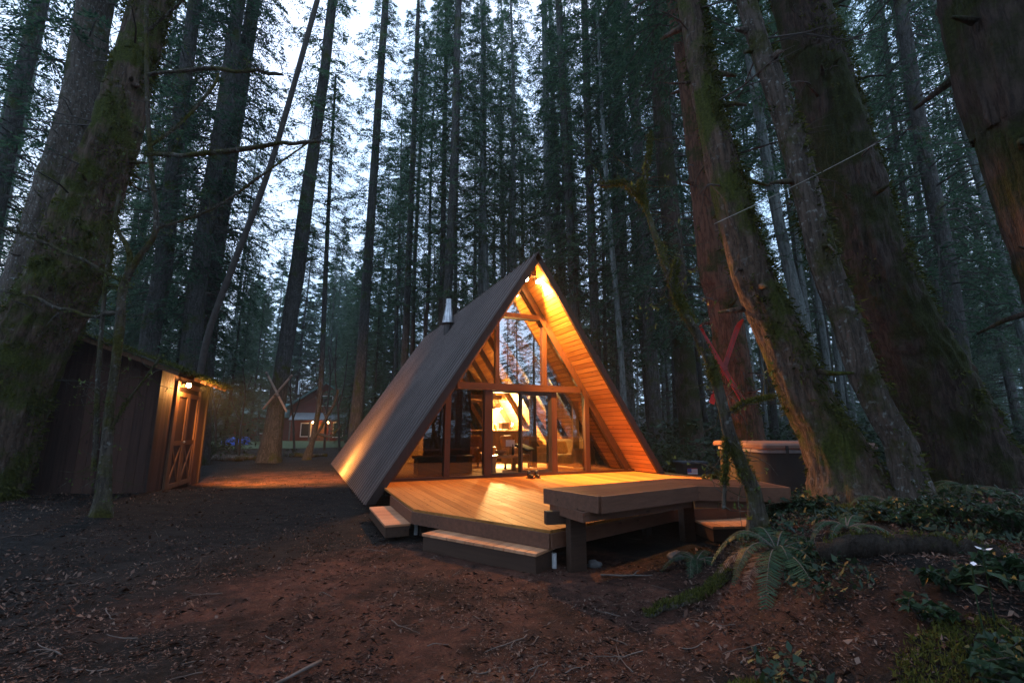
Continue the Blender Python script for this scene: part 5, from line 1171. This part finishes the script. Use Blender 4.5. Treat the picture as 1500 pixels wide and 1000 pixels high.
for _ in range(9000): p = mossreg(rg); pts.append((p[0], p[1], gz(*p)+.012))
o = tufts('moss_carpet', pts, .032, M['moss'], None, 4, None, 5); tag(o, 'cushions of yellow green moss on the right bank', 'moss', kind='stuff')
def deckreg(rg): return rg.uniform(-3.3, 3.6), rg.uniform(-4.5, .5)
def deck_debris():
    rg = np.random.default_rng(17); P = []
    while len(P) < 420:
        x, y = deckreg(rg)
        if y < -2.7 and x < -2.32-1.1*(y+4.74)/2.03 or y < -4.0: continue
        if rg.random() < .6 and y > -2.2: continue
        P.append((x, y, .004))
    P = np.array(P); k = len(P); a = rg.uniform(0, 6.28, k); L = rg.uniform(.012, .05, k); w = L*rg.uniform(.08, .5, k)
    D = np.stack([np.cos(a), np.sin(a), rg.uniform(0, .2, k)], 1)*L[:, None]/2; S = np.stack([-np.sin(a), np.cos(a), rg.normal(0, .15, k)], 1)*w[:, None]/2
    V = np.stack([P-D+[0, 0, .004], P+S+[0, 0, .004], P+D+[0, 0, .004], P-S+[0, 0, .004]], 1).reshape(-1, 3); f = np.arange(k)[:, None]*4
    tag(link('deck_litter', np_mesh('deck_litter', V, np.concatenate([f+[0, 1, 2], f+[0, 2, 3]], 1).reshape(-1, 3), M['lit'])), 'fallen needles and leaf bits lying on the deck boards', 'litter', kind='stuff')
deck_debris()
def wood_floor(rg):
    d = rg.uniform(15, 80); u = rg.uniform(-1.3, 1.3)*d
    if d < 62 and -.66 < u/d < -.24 and d > 27: return None
    if d < 24 and u/d < -.05: return None
    p = UD(u, d)
    return (p.x, p.y)
def undergrowth():
    rg = np.random.default_rng(31); P = []
    while len(P) < 2600:
        p = wood_floor(rg)
        if p is None or on_deck(p[0], p[1], .8): continue
        if mnoise.noise((p[0]*.15, p[1]*.15, 2)) < -.15: continue
        P.append(p)
    pts = []
    for x, y in P:
        r = rg.uniform(.5, 1.5); h = rg.uniform(.4, 1.9); g = gz(x, y)
        for _ in range(44):
            a = rg.uniform(0, 6.28); e = rg.random()**.5; zz = rg.random()**.8; pts.append((x+math.cos(a)*e*r*(1-.4*zz), y+math.sin(a)*e*r*(1-.4*zz), g+h*zz))
    P = np.array(pts); k = len(P); D = rg.normal(0, 1, (k, 3))*[1, 1, .5]; D /= np.linalg.norm(D, axis=1)[:, None]; S = np.cross(D, rg.normal(0, .5, (k, 3))+[0, 0, 1]); S /= np.linalg.norm(S, axis=1)[:, None]
    L = rg.uniform(.1, .3, k)[:, None]; V = np.stack([P, P+D*L*.5+S*L*.28, P+D*L, P+D*L*.5-S*L*.28], 1).reshape(-1, 3); f = np.arange(k)[:, None]*4
    F = np.concatenate([f+[0, 1, 2], f+[0, 2, 3]], 1).reshape(-1, 3)
    tag(link('undergrowth', np_mesh('undergrowth', V, F, M['undergrowth'])), 'dark leafy undergrowth filling the wood floor behind the cabin', 'undergrowth', kind='stuff')
undergrowth()

# ------------------------------------------------------------------ dusk air between the trees
hm_, hnt, hbs, hL = mat('dusk_haze'); hnt.nodes.remove(hbs)
pv = N(hnt, 'ShaderNodeVolumePrincipled'); pv.inputs['Color'].default_value = (.78, .92, .96, 1); pv.inputs['Density'].default_value = HAZE; pv.inputs['Anisotropy'].default_value = .1
hL.new(pv.outputs[0], hnt.nodes['Material Output'].inputs['Volume'])
b = MB(); b.box((0, 0, 26), (2400, 2400, 62)); tag(b.build('haze', hm_), 'thin blue dusk haze hanging between the trees', 'haze', kind='stuff')
